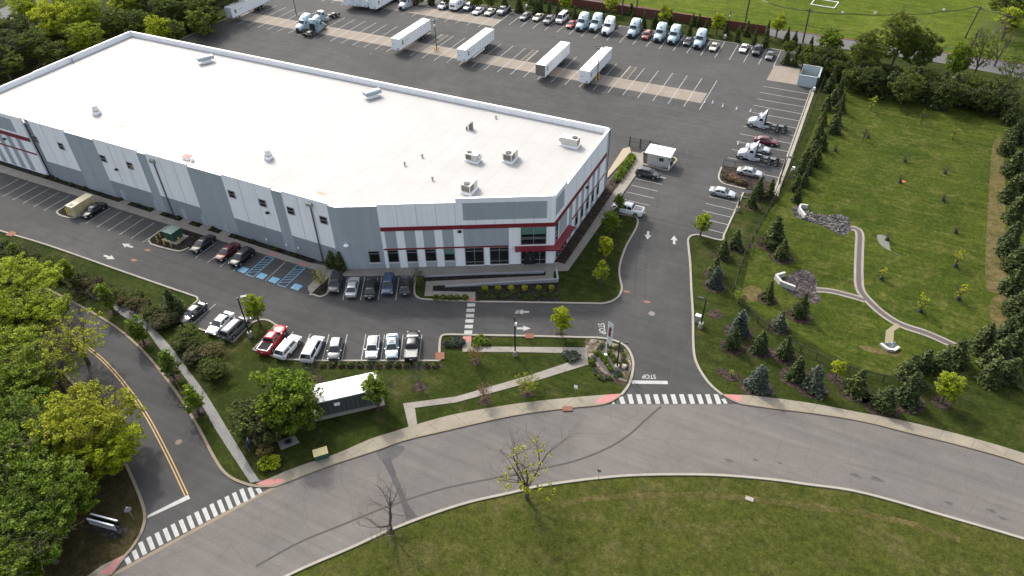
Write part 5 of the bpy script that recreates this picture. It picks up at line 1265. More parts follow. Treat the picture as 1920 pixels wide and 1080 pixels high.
T('bare', 'scrub', 587, 690, 4.6, 1.4, 'leafless small tree standing in a mulch ring left of the shed', 'tree', 'bare_tree', mulch=1.1, grey=True)
T('bare', 'scrub', 784, 702, 4.6, 1.4, 'leafless small tree in a mulch ring below the black pickup', 'tree', 'bare_tree', mulch=1.0, grey=True)
T('bush', 'green', 537, 745, 8.5, 4.6, 'large bushy green tree left of the white-topped shed', 'tree', 'leafy_tree', var=0)
T('bush', 'green', 555, 772, 6.0, 3.2, 'lower green tree bulging in front of the large bushy one', 'tree', 'leafy_tree', var=1)
T('bush', 'dark', 487, 786, 5.6, 3.4, 'dark twiggy tree between the bushy green tree and the side pavement', 'tree', 'bare_tree')
T('airy', 'yolive', 988, 885, 9.5, 4.0, 'sparse yellow-leaved tree leaning over the lower kerb of the road', 'tree', 'young_tree', var=0)
T('bare', 'scrub', 727, 968, 5.6, 3.6, 'leafless spreading tree on the lower kerb left of the sparse yellow tree', 'tree', 'bare_tree')
T('conifer', 'spruce', 319, 562, 5.4, 2.2, 'solitary dark spruce left of the black saloon', 'conifer', 'spruce', var=1)
T('sparse', 'lime', 1388, 553, 2.6, 1.0, 'tiny lime sapling left of the fence corner', 'tree', 'young_tree')
T('sapling', 'lime', 1372, 700, .9, .5, 'little green shoot in a mulch circle near the right pavement', 'tree', 'young_tree', mulch=1.2)
kk = MB()
for (x_, y_, r_) in ((1340, 589, 1.1), (1351, 697, .7), (1408, 460, .7), (1393, 557, .6)):
    p = G(x_, y_); n = 18; kk.poly([(p.x + r_ * cos(2 * pi * j / n), p.y + r_ * sin(2 * pi * j / n)) for j in range(n)], .031)
struct('mulch_ring', kk, M_MULCH)

# narrow street trees along the side pavement
lab = ['nearest the left picture edge', 'second from the left picture edge', 'third from the left picture edge', 'middle one, at the bend', 'below the bend, second from the bottom', 'lowest, closest to the road junction']
for i, (x_, y_, h) in enumerate([(33, 478, 5.4), (128, 512, 6.0), (199, 556, 5.6), (258, 617, 5.2), (314, 682, 5.2), (361, 748, 5.2)]):
    T('column', 'green', x_, y_, h, 1.25, 'narrow green tree between kerb and pavement, ' + lab[i], 'tree', 'street_tree', 'narrow trees along the side pavement', mulch=.9)

# spruces on the right lawn: (x, y, height, radius, blue?, label)
sp = [(1344, 494, 4.2, 1.5, 'spruce', 'grey-green spruce just behind another, in the pair on the right lawn'), (1345, 515, 4.2, 1.7, 'blue', 'grey-green spruce in front of the pair on the right lawn'),
      (1359, 459, 4.2, 1.5, 'spruce', 'spruce directly below the lowest right parking bay'), (1383, 443, 4.2, 1.5, 'spruce', 'dark spruce beside the lamp base under the right bays'),
      (1414, 366, 4.4, 1.5, 'spruce', 'spruce below the fenced island, left of two'), (1425, 348, 4.4, 1.5, 'spruce', 'spruce at the right tip of the fenced island'), (1447, 349, 4.2, 1.3, 'spruce', 'spruce nearest the end of the right lot kerb'),
      (1390, 601, 4.4, 1.9, 'blue', 'bluish spruce where the black fence bends'), (1378, 630, 4.0, 1.6, 'spruce', 'green spruce in a mulch ring below the bluish one at the fence bend'),
      (1429, 638, 3.8, 1.6, 'spruce', 'green spruce in a ring, second along the lower fence'), (1476, 648, 3.8, 1.7, 'spruce', 'dark spruce in a ring, third along the lower fence'),
      (1466, 594, 3.8, 1.5, 'blue', 'blue-grey spruce on the meadow side of the fence'), (1507, 568, 4.8, 1.7, 'spruce', 'dark green conifer covering the brown stone bed'), (1444, 543, 3.6, 1.4, 'spruce', 'dark conifer beside the lower headwall'),
      (1456, 428, 6.0, 2.4, 'spruce', 'tall dark conifer left of the upper rock bed'), (1471, 461, 4.4, 1.8, 'spruce', 'smaller dark conifer below the tall one near the rock bed'),
      (1426, 706, 4.2, 2.1, 'blue', 'broad blue-grey spruce with a mulch crescent near the pavement'), (1498, 686, 4.2, 1.9, 'spruce', 'green spruce sharing a mulch bed with a blue one'), (1531, 706, 4.2, 1.9, 'blue', 'blue spruce sharing a mulch bed with a green one'),
      (1613, 711, 4.4, 2.0, 'spruce', 'dark spruce right of the small yellow tree'), (1666, 738, 4.8, 2.1, 'spruce', 'dark spruce near the pavement, left of a similar taller one'), (1712, 724, 5.2, 2.2, 'spruce', 'taller dark spruce immediately left of the large lime tree')]
for (x_, y_, h, r_, m_, lb) in sp:
    T('conifer', m_, x_, y_, h, r_, lb, 'conifer', 'spruce', mulch=r_ * 1.15)
# conifers hiding the fence at the lower right and along the right edge: alike, in two belts
for (x_, y_, h, r_) in [(1712, 685, 5, 2.1), (1738, 672, 4.5, 1.8), (1770, 672, 4.5, 2.4), (1800, 655, 5, 2.4), (1850, 630, 5.5, 2.6), (1880, 655, 5.5, 2.8), (1868, 690, 5.2, 2.6), (1905, 640, 6, 2.6), (1900, 690, 5, 2.4), (1880, 625, 5, 2.2)]:
    T('conifer', 'spruce', x_, y_, h * .92, r_, 'dark broad conifer in the thick clump closing the lower right end of the meadow', 'conifer', 'conifer', 'conifer clump at the lower right of the meadow')
for (x_, y_, h, r_) in [(1903, 205, 6, 2.6), (1912, 240, 6, 2.6), (1895, 265, 5, 2.2), (1908, 300, 6, 2.8), (1900, 345, 6, 2.6), (1912, 385, 6, 2.8), (1905, 430, 5.5, 2.4), (1893, 455, 4.5, 2.0), (1912, 480, 5.5, 2.4), (1908, 520, 5.5, 2.4), (1918, 560, 5.5, 2.4), (1915, 600, 5.5, 2.2), (1925, 330, 6, 2.6)]:
    T('conifer', 'spruce', x_, y_, h, r_, 'dark conifer in the row closing the right-hand edge of the meadow', 'conifer', 'conifer', 'conifer row along the right edge')
for (x_, y_, h, r_) in [(1572, 132, 6, 2.2), (1560, 150, 6, 2.2), (1578, 160, 5.5, 2.0), (1566, 176, 5.5, 2.2), (1580, 190, 5, 2.0), (1553, 190, 5, 1.9), (1547, 212, 5, 1.9), (1572, 215, 5, 2.1), (1568, 232, 4, 2.0), (1541, 232, 5, 1.8),
                        (1533, 255, 5, 1.9), (1545, 262, 4.5, 1.6), (1527, 277, 5, 1.9), (1534, 290, 4.5, 1.8), (1512, 292, 5, 1.9), (1520, 308, 4.5, 1.8), (1504, 315, 5, 1.9), (1510, 330, 4.4, 1.8), (1496, 337, 4.6, 1.9), (1498, 360, 4.6, 1.9)]:
    T('conifer', 'spruce', x_, y_, h * rng.uniform(.7, 1.0), r_ * rng.uniform(.7, 1.0), 'dark conifer in the straggling row just right of the black fence and truck bays', 'conifer', 'conifer', 'conifer row beside the truck bays')
# small conifers and lime trees along the brown fence
for (x_, y_, h) in [(1003, 13, 4), (1014, 8, 5), (1030, 12, 5), (1046, 14, 5), (1078, 20, 4.5), (1101, 18, 4), (1129, 19, 4.5), (1184, 14, 4), (1186, 30, 4.5), (1208, 36, 4.5), (1229, 34, 5), (1258, 26, 5), (1270, 47, 4), (1295, 50, 5), (1300, 33, 4), (1311, 37, 3.5), (1325, 47, 4.5), (1363, 52, 3), (1385, 60, 5), (1402, 52, 4), (1417, 64, 5.5), (1438, 68, 5.5), (1440, 55, 5), (1478, 62, 4.5), (1492, 68, 4), (1522, 78, 4.5)]:
    T('conifer', 'spruce', x_, y_, h, 1.25, 'small dark conifer in the line against the brown board fence', 'conifer', 'conifer', 'conifers along the brown fence')
for (x_, y_, h, lb) in [(1061, 3, 5.5, 'lime-green tree at the top edge above the bright red car'), (1148, 9, 5.5, 'lime-green tree behind the fence above the white truck'), (1247, 28, 6, 'lime-green tree above the second pair of pale blue trucks'), (1347, 42, 6, 'lime-green tree above the last pale blue truck and cream car'), (1460, 47, 6.5, 'yellow-green tree at the right end of the brown fence')]:
    T('street', 'lime', x_, y_, h, 2.2, lb, 'tree', 'young_tree')
T('bush', 'green', 1558, 75, 6.5, 3.4, 'rounded mid-green tree standing over the far road, right of the fence end', 'tree', 'leafy_tree', var=0)
# woods behind the meadow
i = 0
def belt(pts, kinds, label, cat, name, group, jit=5):
    for (x_, y_) in pts:
        kd, ml, h, r_ = kinds[rng.randrange(len(kinds))]
        f = rng.uniform(.85, 1.15)
        T(kd, ml, x_ + rng.uniform(-jit, jit), y_ + rng.uniform(-jit * .6, jit * .6), h * f, r_ * f, label, cat, name, group)
belt([(x_, 133 + (x_ - 1600) * .16 + dy) for x_ in range(1600, 1900, 17) for dy in (-6, 12)], [('bush', 'dark', 6.5, 3.0), ('bush', 'dark', 5.2, 2.8), ('bush', 'mid', 5.5, 2.8), ('conifer', 'spruce', 6, 2.6)],
     'dark bush or low tree in the dense hedge between the meadow and the far road', 'hedge tree', 'hedge_tree', 'hedge belt between meadow and far road')
belt([(1480 + 15 * k, 88 + 3.4 * k + d) for k in range(8) for d in (0, 16)], [('bush', 'dark', 5, 2.2), ('bush', 'mid', 4, 1.8), ('conifer', 'spruce', 4.5, 1.8)],
     'dark shrub in the thicket around the walled enclosure at the lot corner', 'shrub', 'thicket_shrub', 'thicket by the walled enclosure')
for (x_, y_, h, r_, ml, lb) in [(1625, 95, 12, 3.8, 'mid', 'thin-crowned tall tree rising from the hedge left of the tallest one'), (1690, 70, 15, 4.8, 'mid', 'tallest tree in the hedge before the far road, dark branching crown'), (1732, 95, 12, 4.0, 'mid', 'leafy tree just right of the tallest hedge tree'),
                                (1800, 108, 9, 3.0, 'green', 'green tree standing before the utility pole on the right'), (1845, 95, 12, 3.6, 'mid', 'sparse spring tree right of the utility pole'), (1900, 135, 11, 3.2, 'mid', 'sparse tree at the right picture edge above the conifer row')]:
    T('big' if h > 10 and x_ < 1740 else 'sparse' if h > 10 else 'bush', ml, x_, y_, h, r_, lb, 'tree', 'hedge_tree')
    if h > 10: T('big', ml, x_ + 2, y_ + 6, h * .8, r_ * .72, 'denser tree filling in behind: ' + lb.split(' ', 1)[1][:0] + 'at picture spot of ' + lb, 'tree', 'hedge_tree') if False else None
T('street', 'lime', 1893, 40, 9, 4.0, 'glowing yellow-green tree near the top right corner', 'tree', 'leafy_tree', var=0)
T('big', 'mid', 1900, 2, 12, 6, 'dark green tree at the top right corner behind the glowing one', 'tree', 'leafy_tree')
T('bare', 'scrub', 1880, 88, 9, 3.5, 'bare brownish tree below the glowing yellow-green one', 'tree', 'bare_tree')
T('bare', 'scrub', 1855, 60, 10, 3.5, 'bare pale tree between the utility pole and the glowing tree', 'tree', 'bare_tree', grey=True)

# woods at the upper left
ul = 'wood behind the warehouse'
for (x_, y_, h, r_, ml) in [(105, 40, 17, 7, 'lime'), (160, 30, 16, 6, 'lime'), (55, 20, 15, 6, 'lime'), (160, 70, 12, 5.5, 'lime'), (-10, 60, 14, 6, 'mid'), (20, 90, 12, 6, 'mid'), (60, 85, 12, 5.5, 'mid'), (95, 98, 9, 5, 'mid'), (5, 118, 10, 5, 'mid'), (130, 12, 14, 6, 'lime'), (-20, 100, 13, 6, 'mid'), (30, 60, 12, 5.5, 'dark')]:
    T('big', ml, x_, y_, h * .8, r_ * .85, 'tall spring-green tree in the wood directly behind the left roof edge', 'tree', 'woodland_tree', 'spring-green wood behind the left roof edge')
belt([(200 + 24 * k + 8 * j, 58 + j * -17 + k * -.5) for k in range(8) for j in range(5) if (200 + 24 * k + 8 * j) < 415 - j * 0 and not (k > 5 and j == 0)],
     [('bush', 'mid', 6, 3.6), ('bush', 'mid', 7, 3.8), ('bush', 'green', 5.5, 3.2), ('big', 'mid', 9, 4.2), ('big', 'lime', 9, 3.6)],
     'dark leafy tree or bush in the wood between the rear roof corner and the trailer', 'tree', 'woodland_tree', 'dark wood behind the rear roof corner', 7)
belt([(-40 + 30 * k, 128 - 11.5 * k) for k in range(9)], [('bush', 'dark', 5, 3), ('bush', 'mid', 5, 3)], 'dark bush crowding the foot of the left warehouse wall', 'bush', 'thicket_shrub', 'bushes at the foot of the left wall', 4)
belt([(250 + 35 * k, -12) for k in range(6)], [('big', 'dark', 12, 5), ('big', 'mid', 12, 5)], 'dark tree at the very top edge left of the trailers', 'tree', 'woodland_tree', 'far trees at the top edge', 6)
belt([(780 + 28 * k, -9 + k * 2.0) for k in range(9)], [('bush', 'dark', 5, 2.8), ('bush', 'mid', 4.5, 2.6), ('conifer', 'spruce', 5, 2)], 'dark shrub in the belt above the camper and the top car row', 'shrub', 'thicket_shrub', 'shrub belt above the top cars', 3)

# wood at the lower left: big spring maples
ll_ = [(35, 535, 9, 5.0, 'lime', 'large bright yellow-green tree above the side road, uppermost in the left wood'), (15, 590, 9, 4.5, 'lime', 'dense yellow-green tree at the left edge just under the uppermost one'),
       (80, 585, 8, 4.4, 'lime', 'yellow-green tree whose branches hang over the bend of the yellow line'), (140, 635, 9, 4.6, 'yolive', 'sparse olive-yellow tree reaching over the double yellow line'),
       (30, 655, 9, 4.6, 'lime', 'yellow-green tree at the left edge beside the sparse olive one'), (95, 690, 9, 4.4, 'yolive', 'thin twiggy tree in the middle of the left wood'), (25, 720, 10, 4.8, 'green', 'full green tree at the left edge, mid height of the wood'),
       (175, 790, 10, 5.2, 'yolive', 'large golden-green tree spreading over the side road kerb'), (125, 800, 9, 4.6, 'lime', 'golden-green tree immediately left of the large one over the kerb'), (205, 835, 7, 3.8, 'lime', 'lower golden-green crown at the kerb where the side road straightens'),
       (45, 800, 10, 5.0, 'green', 'dark-shaded full green tree left of the golden pair'), (30, 870, 10, 4.8, 'green', 'green tree at the left edge below the golden ones'), (85, 930, 9.5, 4.6, 'green', 'green tree left of the roadside sign board'),
       (30, 960, 10, 4.8, 'green', 'green tree at the left edge level with the sign board'), (70, 1010, 9, 4.2, 'green', 'green tree at the bottom of the left wood, nearest the sign'), (15, 1045, 9, 4.4, 'green', 'green tree at the bottom left corner')]
for (x_, y_, h, r_, ml, lb) in ll_:
    T('big' if ml != 'yolive' or x_ == 175 else 'sparse', ml, x_, y_, h, r_, lb, 'tree', 'maple_tree')
belt([(-40, 560), (-45, 640), (-45, 720), (-50, 800), (-50, 880), (-50, 960), (-40, 1040)], [('big', 'green', 11, 5)], 'green tree cut off by the left picture edge', 'tree', 'maple_tree', 'trees cut by the left picture edge')

# rough scrub strip between the lot kerb and the grey pavement
belt([(10 + 24 * k, 466 + 9.6 * k + dy) for k in range(14) for dy in (-4, 8)], [('bush', 'dark', 1.8, 1.2), ('bush', 'mid', 1.7, 1.3), ('bush', 'scrub', 1.9, 1.2), ('bush', 'mid', 1.3, 1.0)],
     'low rough shrub on the grassy strip between the lot kerb and the grey pavement', 'shrub', 'rough_shrub', 'rough shrubs on the strip by the side pavement', 6)
belt([(335, 640), (350, 625), (372, 650), (392, 660), (385, 685), (360, 665), (405, 690), (300, 600), (290, 585)], [('bush', 'dark', 2.4, 1.7), ('bush', 'mid', 2.2, 1.6), ('bush', 'scrub', 2.2, 1.7)],
     'dark thicket bush below the leftmost lower bays', 'bush', 'thicket_shrub', 'thicket below the left bays', 6)
belt([(470, 800), (500, 815), (455, 770), (520, 795)], [('bush', 'scrub', 2.6, 2.0), ('bush', 'dark', 2.4, 2)], 'low dark undergrowth beneath the twiggy tree by the side pavement', 'bush', 'thicket_shrub', 'undergrowth below the twiggy tree', 3)

# two dark upright yews against the wall, hedge rows and bed shrubs
T('conifer', 'spruce', 620, 482, 3.8, 1.5, 'dark upright conifer against the wall, left of a pair', 'conifer', 'upright_conifer'); T('conifer', 'spruce', 637, 487, 3.6, 1.5, 'dark upright conifer against the wall, right of a pair', 'conifer', 'upright_conifer')
for k in range(7):
    T('shrub', 'green', 1158 + 4.4 * k, 333 - 6.6 * k, 1.3, .95, 'clipped green shrub in the hedge between the side walk and the loading ramp', 'shrub', 'hedge_shrub', 'hedge beside the side walk')
for k, x_ in enumerate((818, 831, 844, 856, 872)):
    T('shrub', 'mid', x_, 557, .8, .55, 'small round shrub on the kerb side of the entrance ramp foot', 'shrub', 'round_shrub', 'round shrubs by the ramp foot')
for k, x_ in enumerate((909, 934, 958, 984, 1010, 1034)):
    T('shrub', 'yolive', x_, 539, .9, .5, 'small yellowish shrub in the dark bed under the ramp wall', 'shrub', 'round_shrub', 'yellowish shrubs under the ramp wall')
for k in range(26):
    T('shrub', 'dark', 898 + 5.8 * k + rng.uniform(-2, 2), 552 + rng.uniform(-8, 9), .45, .45, 'low dark groundcover plant in the bed below the ramp', 'plant', 'ground_plant', 'groundcover in the bed below the ramp')
for (x_, y_) in ((838, 643), (852, 636), (846, 644), (860, 636), (858, 643), (866, 641)):
    T('shrub', 'blue', x_, y_, .8, .55, 'blue-green round shrub in the small bed left of the crossing walk', 'shrub', 'round_shrub', 'shrubs left of the crossing walk')
for (x_, y_) in ((893, 637), (902, 640), (911, 641), (893, 645), (901, 633)):
    T('shrub', 'green', x_, y_, .8, .6, 'green round shrub in the small bed right of the crossing walk', 'shrub', 'round_shrub', 'shrubs right of the crossing walk')
for (x_, y_) in ((1062, 664), (1068, 668), (1075, 664), (1080, 668), (1072, 671)):
    T('shrub', 'blue', x_, y_, .9, .7, 'blue-green shrub in the corner where the walk doubles back', 'shrub', 'round_shrub', 'shrubs in the walk corner')
for (x_, y_) in ((1123, 661), (1129, 668), (1136, 676), (1142, 686), (1145, 691), (1143, 660), (1149, 667), (1153, 675), (1161, 682), (1109, 677), (1134, 671)):
    T('shrub', 'green', x_, y_, .7, .40, 'yellow-green globe shrub in the flag bed', 'shrub', 'round_shrub', 'yellow-green globes in the flag bed')
for k in range(26):
    a = 2 * pi * k / 26; c = G(1142 + 31 * cos(a) + rng.uniform(-4, 4), 680 + 31 * sin(a) + rng.uniform(-4, 4))
    T('shrub', 'blue' if k % 3 else 'mid', 0, 0, .45, .36, 'low grey-green plant around the rim of the flag bed', 'plant', 'ground_plant', 'low plants round the flag bed', pos_=c)
for k in range(13):
    T('shrub', 'dark', 604 + 17.6 * k, 682.5, .6, .5, 'small dark shrub in the mulch strip under the lower row', 'shrub', 'round_shrub', 'shrubs in the mulch strip')
for k in range(16):
    X = -140 + 4.2 * k + rng.uniform(-1.5, 1.5)
    T('shrub', 'dark', 0, 0, .6, .4, 'small shrub in the dark bed against the long wall', 'shrub', 'round_shrub', 'shrubs along the long wall', pos_=Vector((X, 71.6 + rng.uniform(-.15, .2), 0)))
for k in range(10):
    T('shrub', 'pink' if k % 2 else 'scrub', 1362 + 3.6 * k, 326 + 1.6 * k + rng.uniform(-2, 6), .9, .7, 'reddish twiggy shrub inside the fenced mulch island', 'shrub', 'twiggy_shrub', 'reddish shrubs in the fenced island')
T('shrub', 'lime', 498, 868, 1.1, 1.0, 'yellow-green low shrub in the corner bed, left of its twin', 'shrub', 'round_shrub'); T('shrub', 'lime', 512, 866, 1.1, 1.0, 'yellow-green low shrub in the corner bed, right of its twin', 'shrub', 'round_shrub')
T('shrub', 'rust', 496, 845, 1.2, 1.0, 'straw-coloured ornamental grass behind the yellow-green shrubs', 'plant', 'ornamental_grass')
struct('mulch_bed', MB().poly(spline(gp([(482, 850), (505, 845), (524, 850), (527, 868), (515, 882), (495, 884), (483, 872)]), 3, True), .030), M_MULCH)
struct('mulch_bed', MB().poly(spline(gp([(1476, 672), (1490, 690), (1505, 712), (1530, 735), (1550, 738), (1548, 722), (1520, 700), (1500, 680), (1484, 665)]), 3, True), .029), M_MULCH)

# meadow saplings with black watering bags
for i, (x_, y_, h, ml) in enumerate([(1565, 283, 1.6, 'scrub'), (1618, 262, 2.6, 'scrub'), (1626, 258, 1.5, 'scrub'), (1695, 303, 1.6, 'scrub'), (1770, 325, 1.8, 'scrub'), (1686, 342, 1.6, 'scrub'), (1767, 376, 1.6, 'scrub'), (1790, 436, 1.6, 'scrub'), (1662, 450, 1.6, 'scrub'), (1790, 499, 3.0, 'yolive'), (1651, 523, 2.2, 'yolive'), (1724, 584, 3.4, 'lime'), (1795, 561, 3.0, 'yolive'), (1726, 232, 3.2, 'mid'), (1785, 262, 3.0, 'yolive'), (1632, 207, 3.4, 'lime')]):
    wh_ = ['upper left', 'upper left beside a bag', 'upper left, second', 'top centre', 'right of centre, upper', 'beside the orange flag patch', 'right side, mid height', 'right of the meadow, lower', 'on the thin gravel patch', 'with yellow leaves, right', 'by the swale path', 'largest and brightest, lower part', 'lower right', 'near the top, green-tinged', 'near the top right', 'near the top, bright yellow'][i]
    T('sapling', ml, x_, y_, h, .55 + .22 * max(0, h - 1.6), 'staked meadow sapling, ' + wh_, 'sapling', 'sapling', 'saplings in the meadow', base=True)
    if i not in (1, 13, 14, 15):
        p = G(x_, y_); b_ = MB(); b_.tube((p.x + .1, p.y, 0), (p.x + .1, p.y, .55), .42, .22, 10)
        tag(b_.build('watering_bag', plain('black_bag', (.010, .011, .014), .6)), 'black watering bag round the foot of the meadow sapling, ' + wh_, 'watering bag', 'watering bags in the meadow')
p = G(1692, 340); struct('orange_patch', MB().poly([(p.x + .6 * cos(a) * (1 + .3 * sin(3 * a)), p.y + .4 * sin(a)) for a in [2 * pi * j / 12 for j in range(12)]], .03), plain('orange_spill', (.36, .08, .02), .8, var=.2))

# ------------------------------------------------------------------ buildings and fixtures in the grounds
# shed with a white roof on the lawn
g0, g1, g3 = G(597, 784), G(715, 757), G(589, 760)
# near-left base, near-right base
d = (g1 - g0); Ls = d.length; d.normalize(); n = Vector((-d.y, d.x, 0)); rz = atan2(d.y, d.x); Dp = 3.0; Hs = 2.9
e = empty('shed', ((g0 + g1) / 2 + n * Dp / 2), rz, 'long dark shed with a bright white flat roof on the lawn', 'shed')
MB().box((0, 0, Hs / 2), (Ls, Dp, Hs)).build('wall', plain('dark_shed_wall', (.055, .062, .060), .7), e)
MB().box((0, .1, Hs + .06), (Ls + .3, Dp + .35, .12)).build('roof', plain('shed_roof_white', (.70, .70, .69), .6, var=.02), e)
MB().box((0, 0, .08), (Ls + .9, Dp + .9, .16)).build('slab', M_KERB, e)
MB().box((-Ls * .17, -Dp / 2 - .02, 1.9), (.75, .04, .55)).build('notice', M_WHITE, e)
ng = MB()
for j in range(14): ng.box((-Ls / 2 + .3 + j * (Ls - .6) / 13, -Dp / 2 - .015, 1.3), (.06, .03, 2.2))
ng.build('wall_rib', M_BLACK, e)

# guard hut
c = G(1236, 299, .9); e = empty('guard_hut', (c.x, c.y, .12), 0, 'small grey-walled guard hut with a white overhanging roof', 'hut')
MB().box((0, 0, 1.3), (4.2, 2.9, 2.6)).build('wall', plain('hut_siding', (.40, .40, .38), .8, var=.06), e)
MB().box((0, 0, 2.72), (5.3, 3.9, .2)).build('roof', plain('shed_roof_white', (.70, .70, .69), .6, var=.02), e)
for x in (.55, 1.0): 
    w_ = MB().box((x, -1.47, 1.65), (.38, .05, .9)).build('window', M_GLASS, e); MB().box((x, -1.5, 1.2), (.46, .06, .05)).box((x, -1.5, 2.12), (.46, .06, .05)).build('frame', M_WHITE, w_)
w_ = MB().box((2.12, 0, 1.65), (.05, 1.2, .9)).build('window', M_GLASS, e)
MB().box((2.5, -1.2, .5), (.12, .12, 1.0)).box((2.5, -1.9, .5), (.12, .12, 1.0)).box((2.5, -1.55, .95), (.1, .8, .1)).build('hand_rail', M_WHITE, e)
MB().box((.2, -1.62, .35), (2.2, .3, .5)).build('planter', plain('pale_planter', (.35, .35, .33), .8), e)
# gate beside the hut
gt = empty('gate', G(1205, 279), 0, 'dark sliding gate between the loading ramp and the guard hut', 'gate')
for x_, h in ((-2.9, 2.3), (-.6, 2.3), (1.4, 2.3), (3.2, 2.0)): MB().box((x_, 0, h / 2), (.2, .2, h)).build('post', M_BLACK, gt)
r_ = MB()
for z in (.3, 1.2, 2.0): r_.box((.15, 0, z), (6.0, .06, .07))
for j in range(30): r_.box((-2.8 + j * .2, 0, 1.15), (.03, .03, 1.8))
r_.build('bar_panel', M_BLACK, gt)

# walled refuse enclosure
a_, b_, c_, d_ = G(1495, 160), G(1519, 163), G(1534, 125), G(1505, 122)
e = empty('walled_enclosure', a_, 0, 'open-topped pale block enclosure on the concrete pad at the lot corner', 'enclosure')
wl_ = [(0, 0), (4.2, 0), (4.2, 6.6), (0, 6.6)]
for k, (p_, q_) in enumerate(((wl_[0], wl_[1]), (wl_[1], wl_[2]), (wl_[2], wl_[3]), (wl_[3], wl_[0]))):
    p_ = Vector(p_); q_ = Vector(q_); dd = (q_ - p_); mid = (p_ + q_) / 2
    if k == 3: MB().box((mid.x, mid.y, 1.1), (.10, 6.2, 2.0)).build('gate_leaf', plain('mesh_grey', (.16, .17, .17), .7), e); continue
    L_ = dd.length + (.3 if k in (1,) else -.3)
    MB().box((mid.x, mid.y, 1.3), (abs(dd.x) + .3 if abs(dd.x) > 1 else .3, L_ if abs(dd.y) > 1 else .3, 2.6)).build('wall', plain('pale_blue_block', (.36, .42, .44), .85, var=.08), e)
    MB().box((mid.x, mid.y, 2.66), (abs(dd.x) + .34 if abs(dd.x) > 1 else .38, L_ if abs(dd.y) > 1 else .38, .1)).build('coping', M_GALV, e)
MB().box((2.1, 3.3, .05), (3.9, 6.2, .1)).build('floor', M_PAD, e)
for x in (1.6, 2.8):
    q_ = empty('waste_bin', a_ + Vector((x, 1.2, .1)), 0, 'black waste bin inside the walled enclosure, ' + ('left' if x < 2 else 'right') + ' one', 'bin', 'bins in the enclosure')
    MB().box((0, 0, .55), (.7, .8, 1.0)).build('bin_body', M_BLACK, q_); MB().box((0, .05, 1.1), (.76, .9, .08)).build('lid', M_DGREY, q_)

# generator and transformer
c = G(153, 386, 1.0); e = empty('generator', (c.x, c.y, .15), 0, 'cream generator enclosure on the small island by the long wall', 'generator')
MB().box((0, 0, 1.1), (1.7, 4.6, 1.8)).build('casing', M_CREAM, e); MB().box((0, 0, 2.05), (1.8, 4.7, .1)).build('roof', plain('cream_top', (.62, .55, .36), .6), e)
MB().box((0, -1.7, 2.13), (.8, .7, .08)).build('exhaust_grille', M_TRLG, e); MB().box((0, 0, .1), (2.2, 5.1, .2)).build('plinth', M_KERB, e)
for y in (-1.4, 0, 1.4): MB().box((.87, y, 1.15), (.04, 1.0, 1.2)).build('door', plain('cream_door', (.50, .42, .23), .6), e)
MB().box((0, -2.32, 1.2), (1.1, .04, .9)).build('louvre', plain('cream_louvre', (.40, .34, .20), .7), e)
c = G(325, 440, .9); e = empty('transformer_box', (c.x, c.y, .13), 0, 'dark green transformer box ringed by yellow posts', 'transformer')
MB().box((0, 0, 1.0), (2.0, 2.0, 1.7)).build('cabinet', M_GREEN, e); MB().box((0, -.05, 1.88), (2.15, 2.2, .1)).build('lid', plain('green_top', (.10, .17, .15), .5), e); MB().box((.2, 0, .07), (3.4, 2.9, .14)).build('plinth', M_KERB, e)
MB().box((0, -1.02, 1.0), (.04, .04, 1.4)).build('door_seam', M_BLACK, e)
def bollard(px, py, lb, h=1.25, group='yellow posts round the transformer', r=.09):
    p = G(px, py); o = empty('bollard', (p.x, p.y, .1), 0, lb, 'bollard', group)
    MB().tube((0, 0, 0), (0, 0, h), r, r, 12).tube((0, 0, h), (0, 0, h + .06), r, r * .4, 12).build('post', M_YEL, o); MB().tube((0, 0, h * .72), (0, 0, h * .78), r * 1.06, r * 1.06, 12).build('band', M_BLACK, o)
for (x_, y_), lb in zip(((301, 445), (297, 455), (309, 460), (322, 463), (338, 457)), ('yellow post behind the transformer island kerb, farthest up', 'yellow post at the left of the transformer island', 'yellow post second from the left before the transformer', 'yellow post in front of the transformer, lowest in the picture', 'yellow post right of the transformer')): bollard(x_, y_, lb)
for (x_, y_), lb in zip(((128, 403), (131, 406), (142, 405)), ('yellow post left at the near end of the cream generator', 'yellow post in the middle at the near end of the cream generator', 'yellow post on the right at the near end of the cream generator')): bollard(x_, y_, lb, group='yellow posts by the generator')
for (x_, y_), lb in zip(((816, 98), (822, 97), (1118, 152), (1123, 148)), ('yellow post left of the foot of the left yard lamp', 'yellow post right of the foot of the left yard lamp', 'rusty yellow post left of the right yard lamp', 'rusty yellow post right of the right yard lamp')): bollard(x_, y_, lb, group='yellow posts at the yard lamps', r=.14)

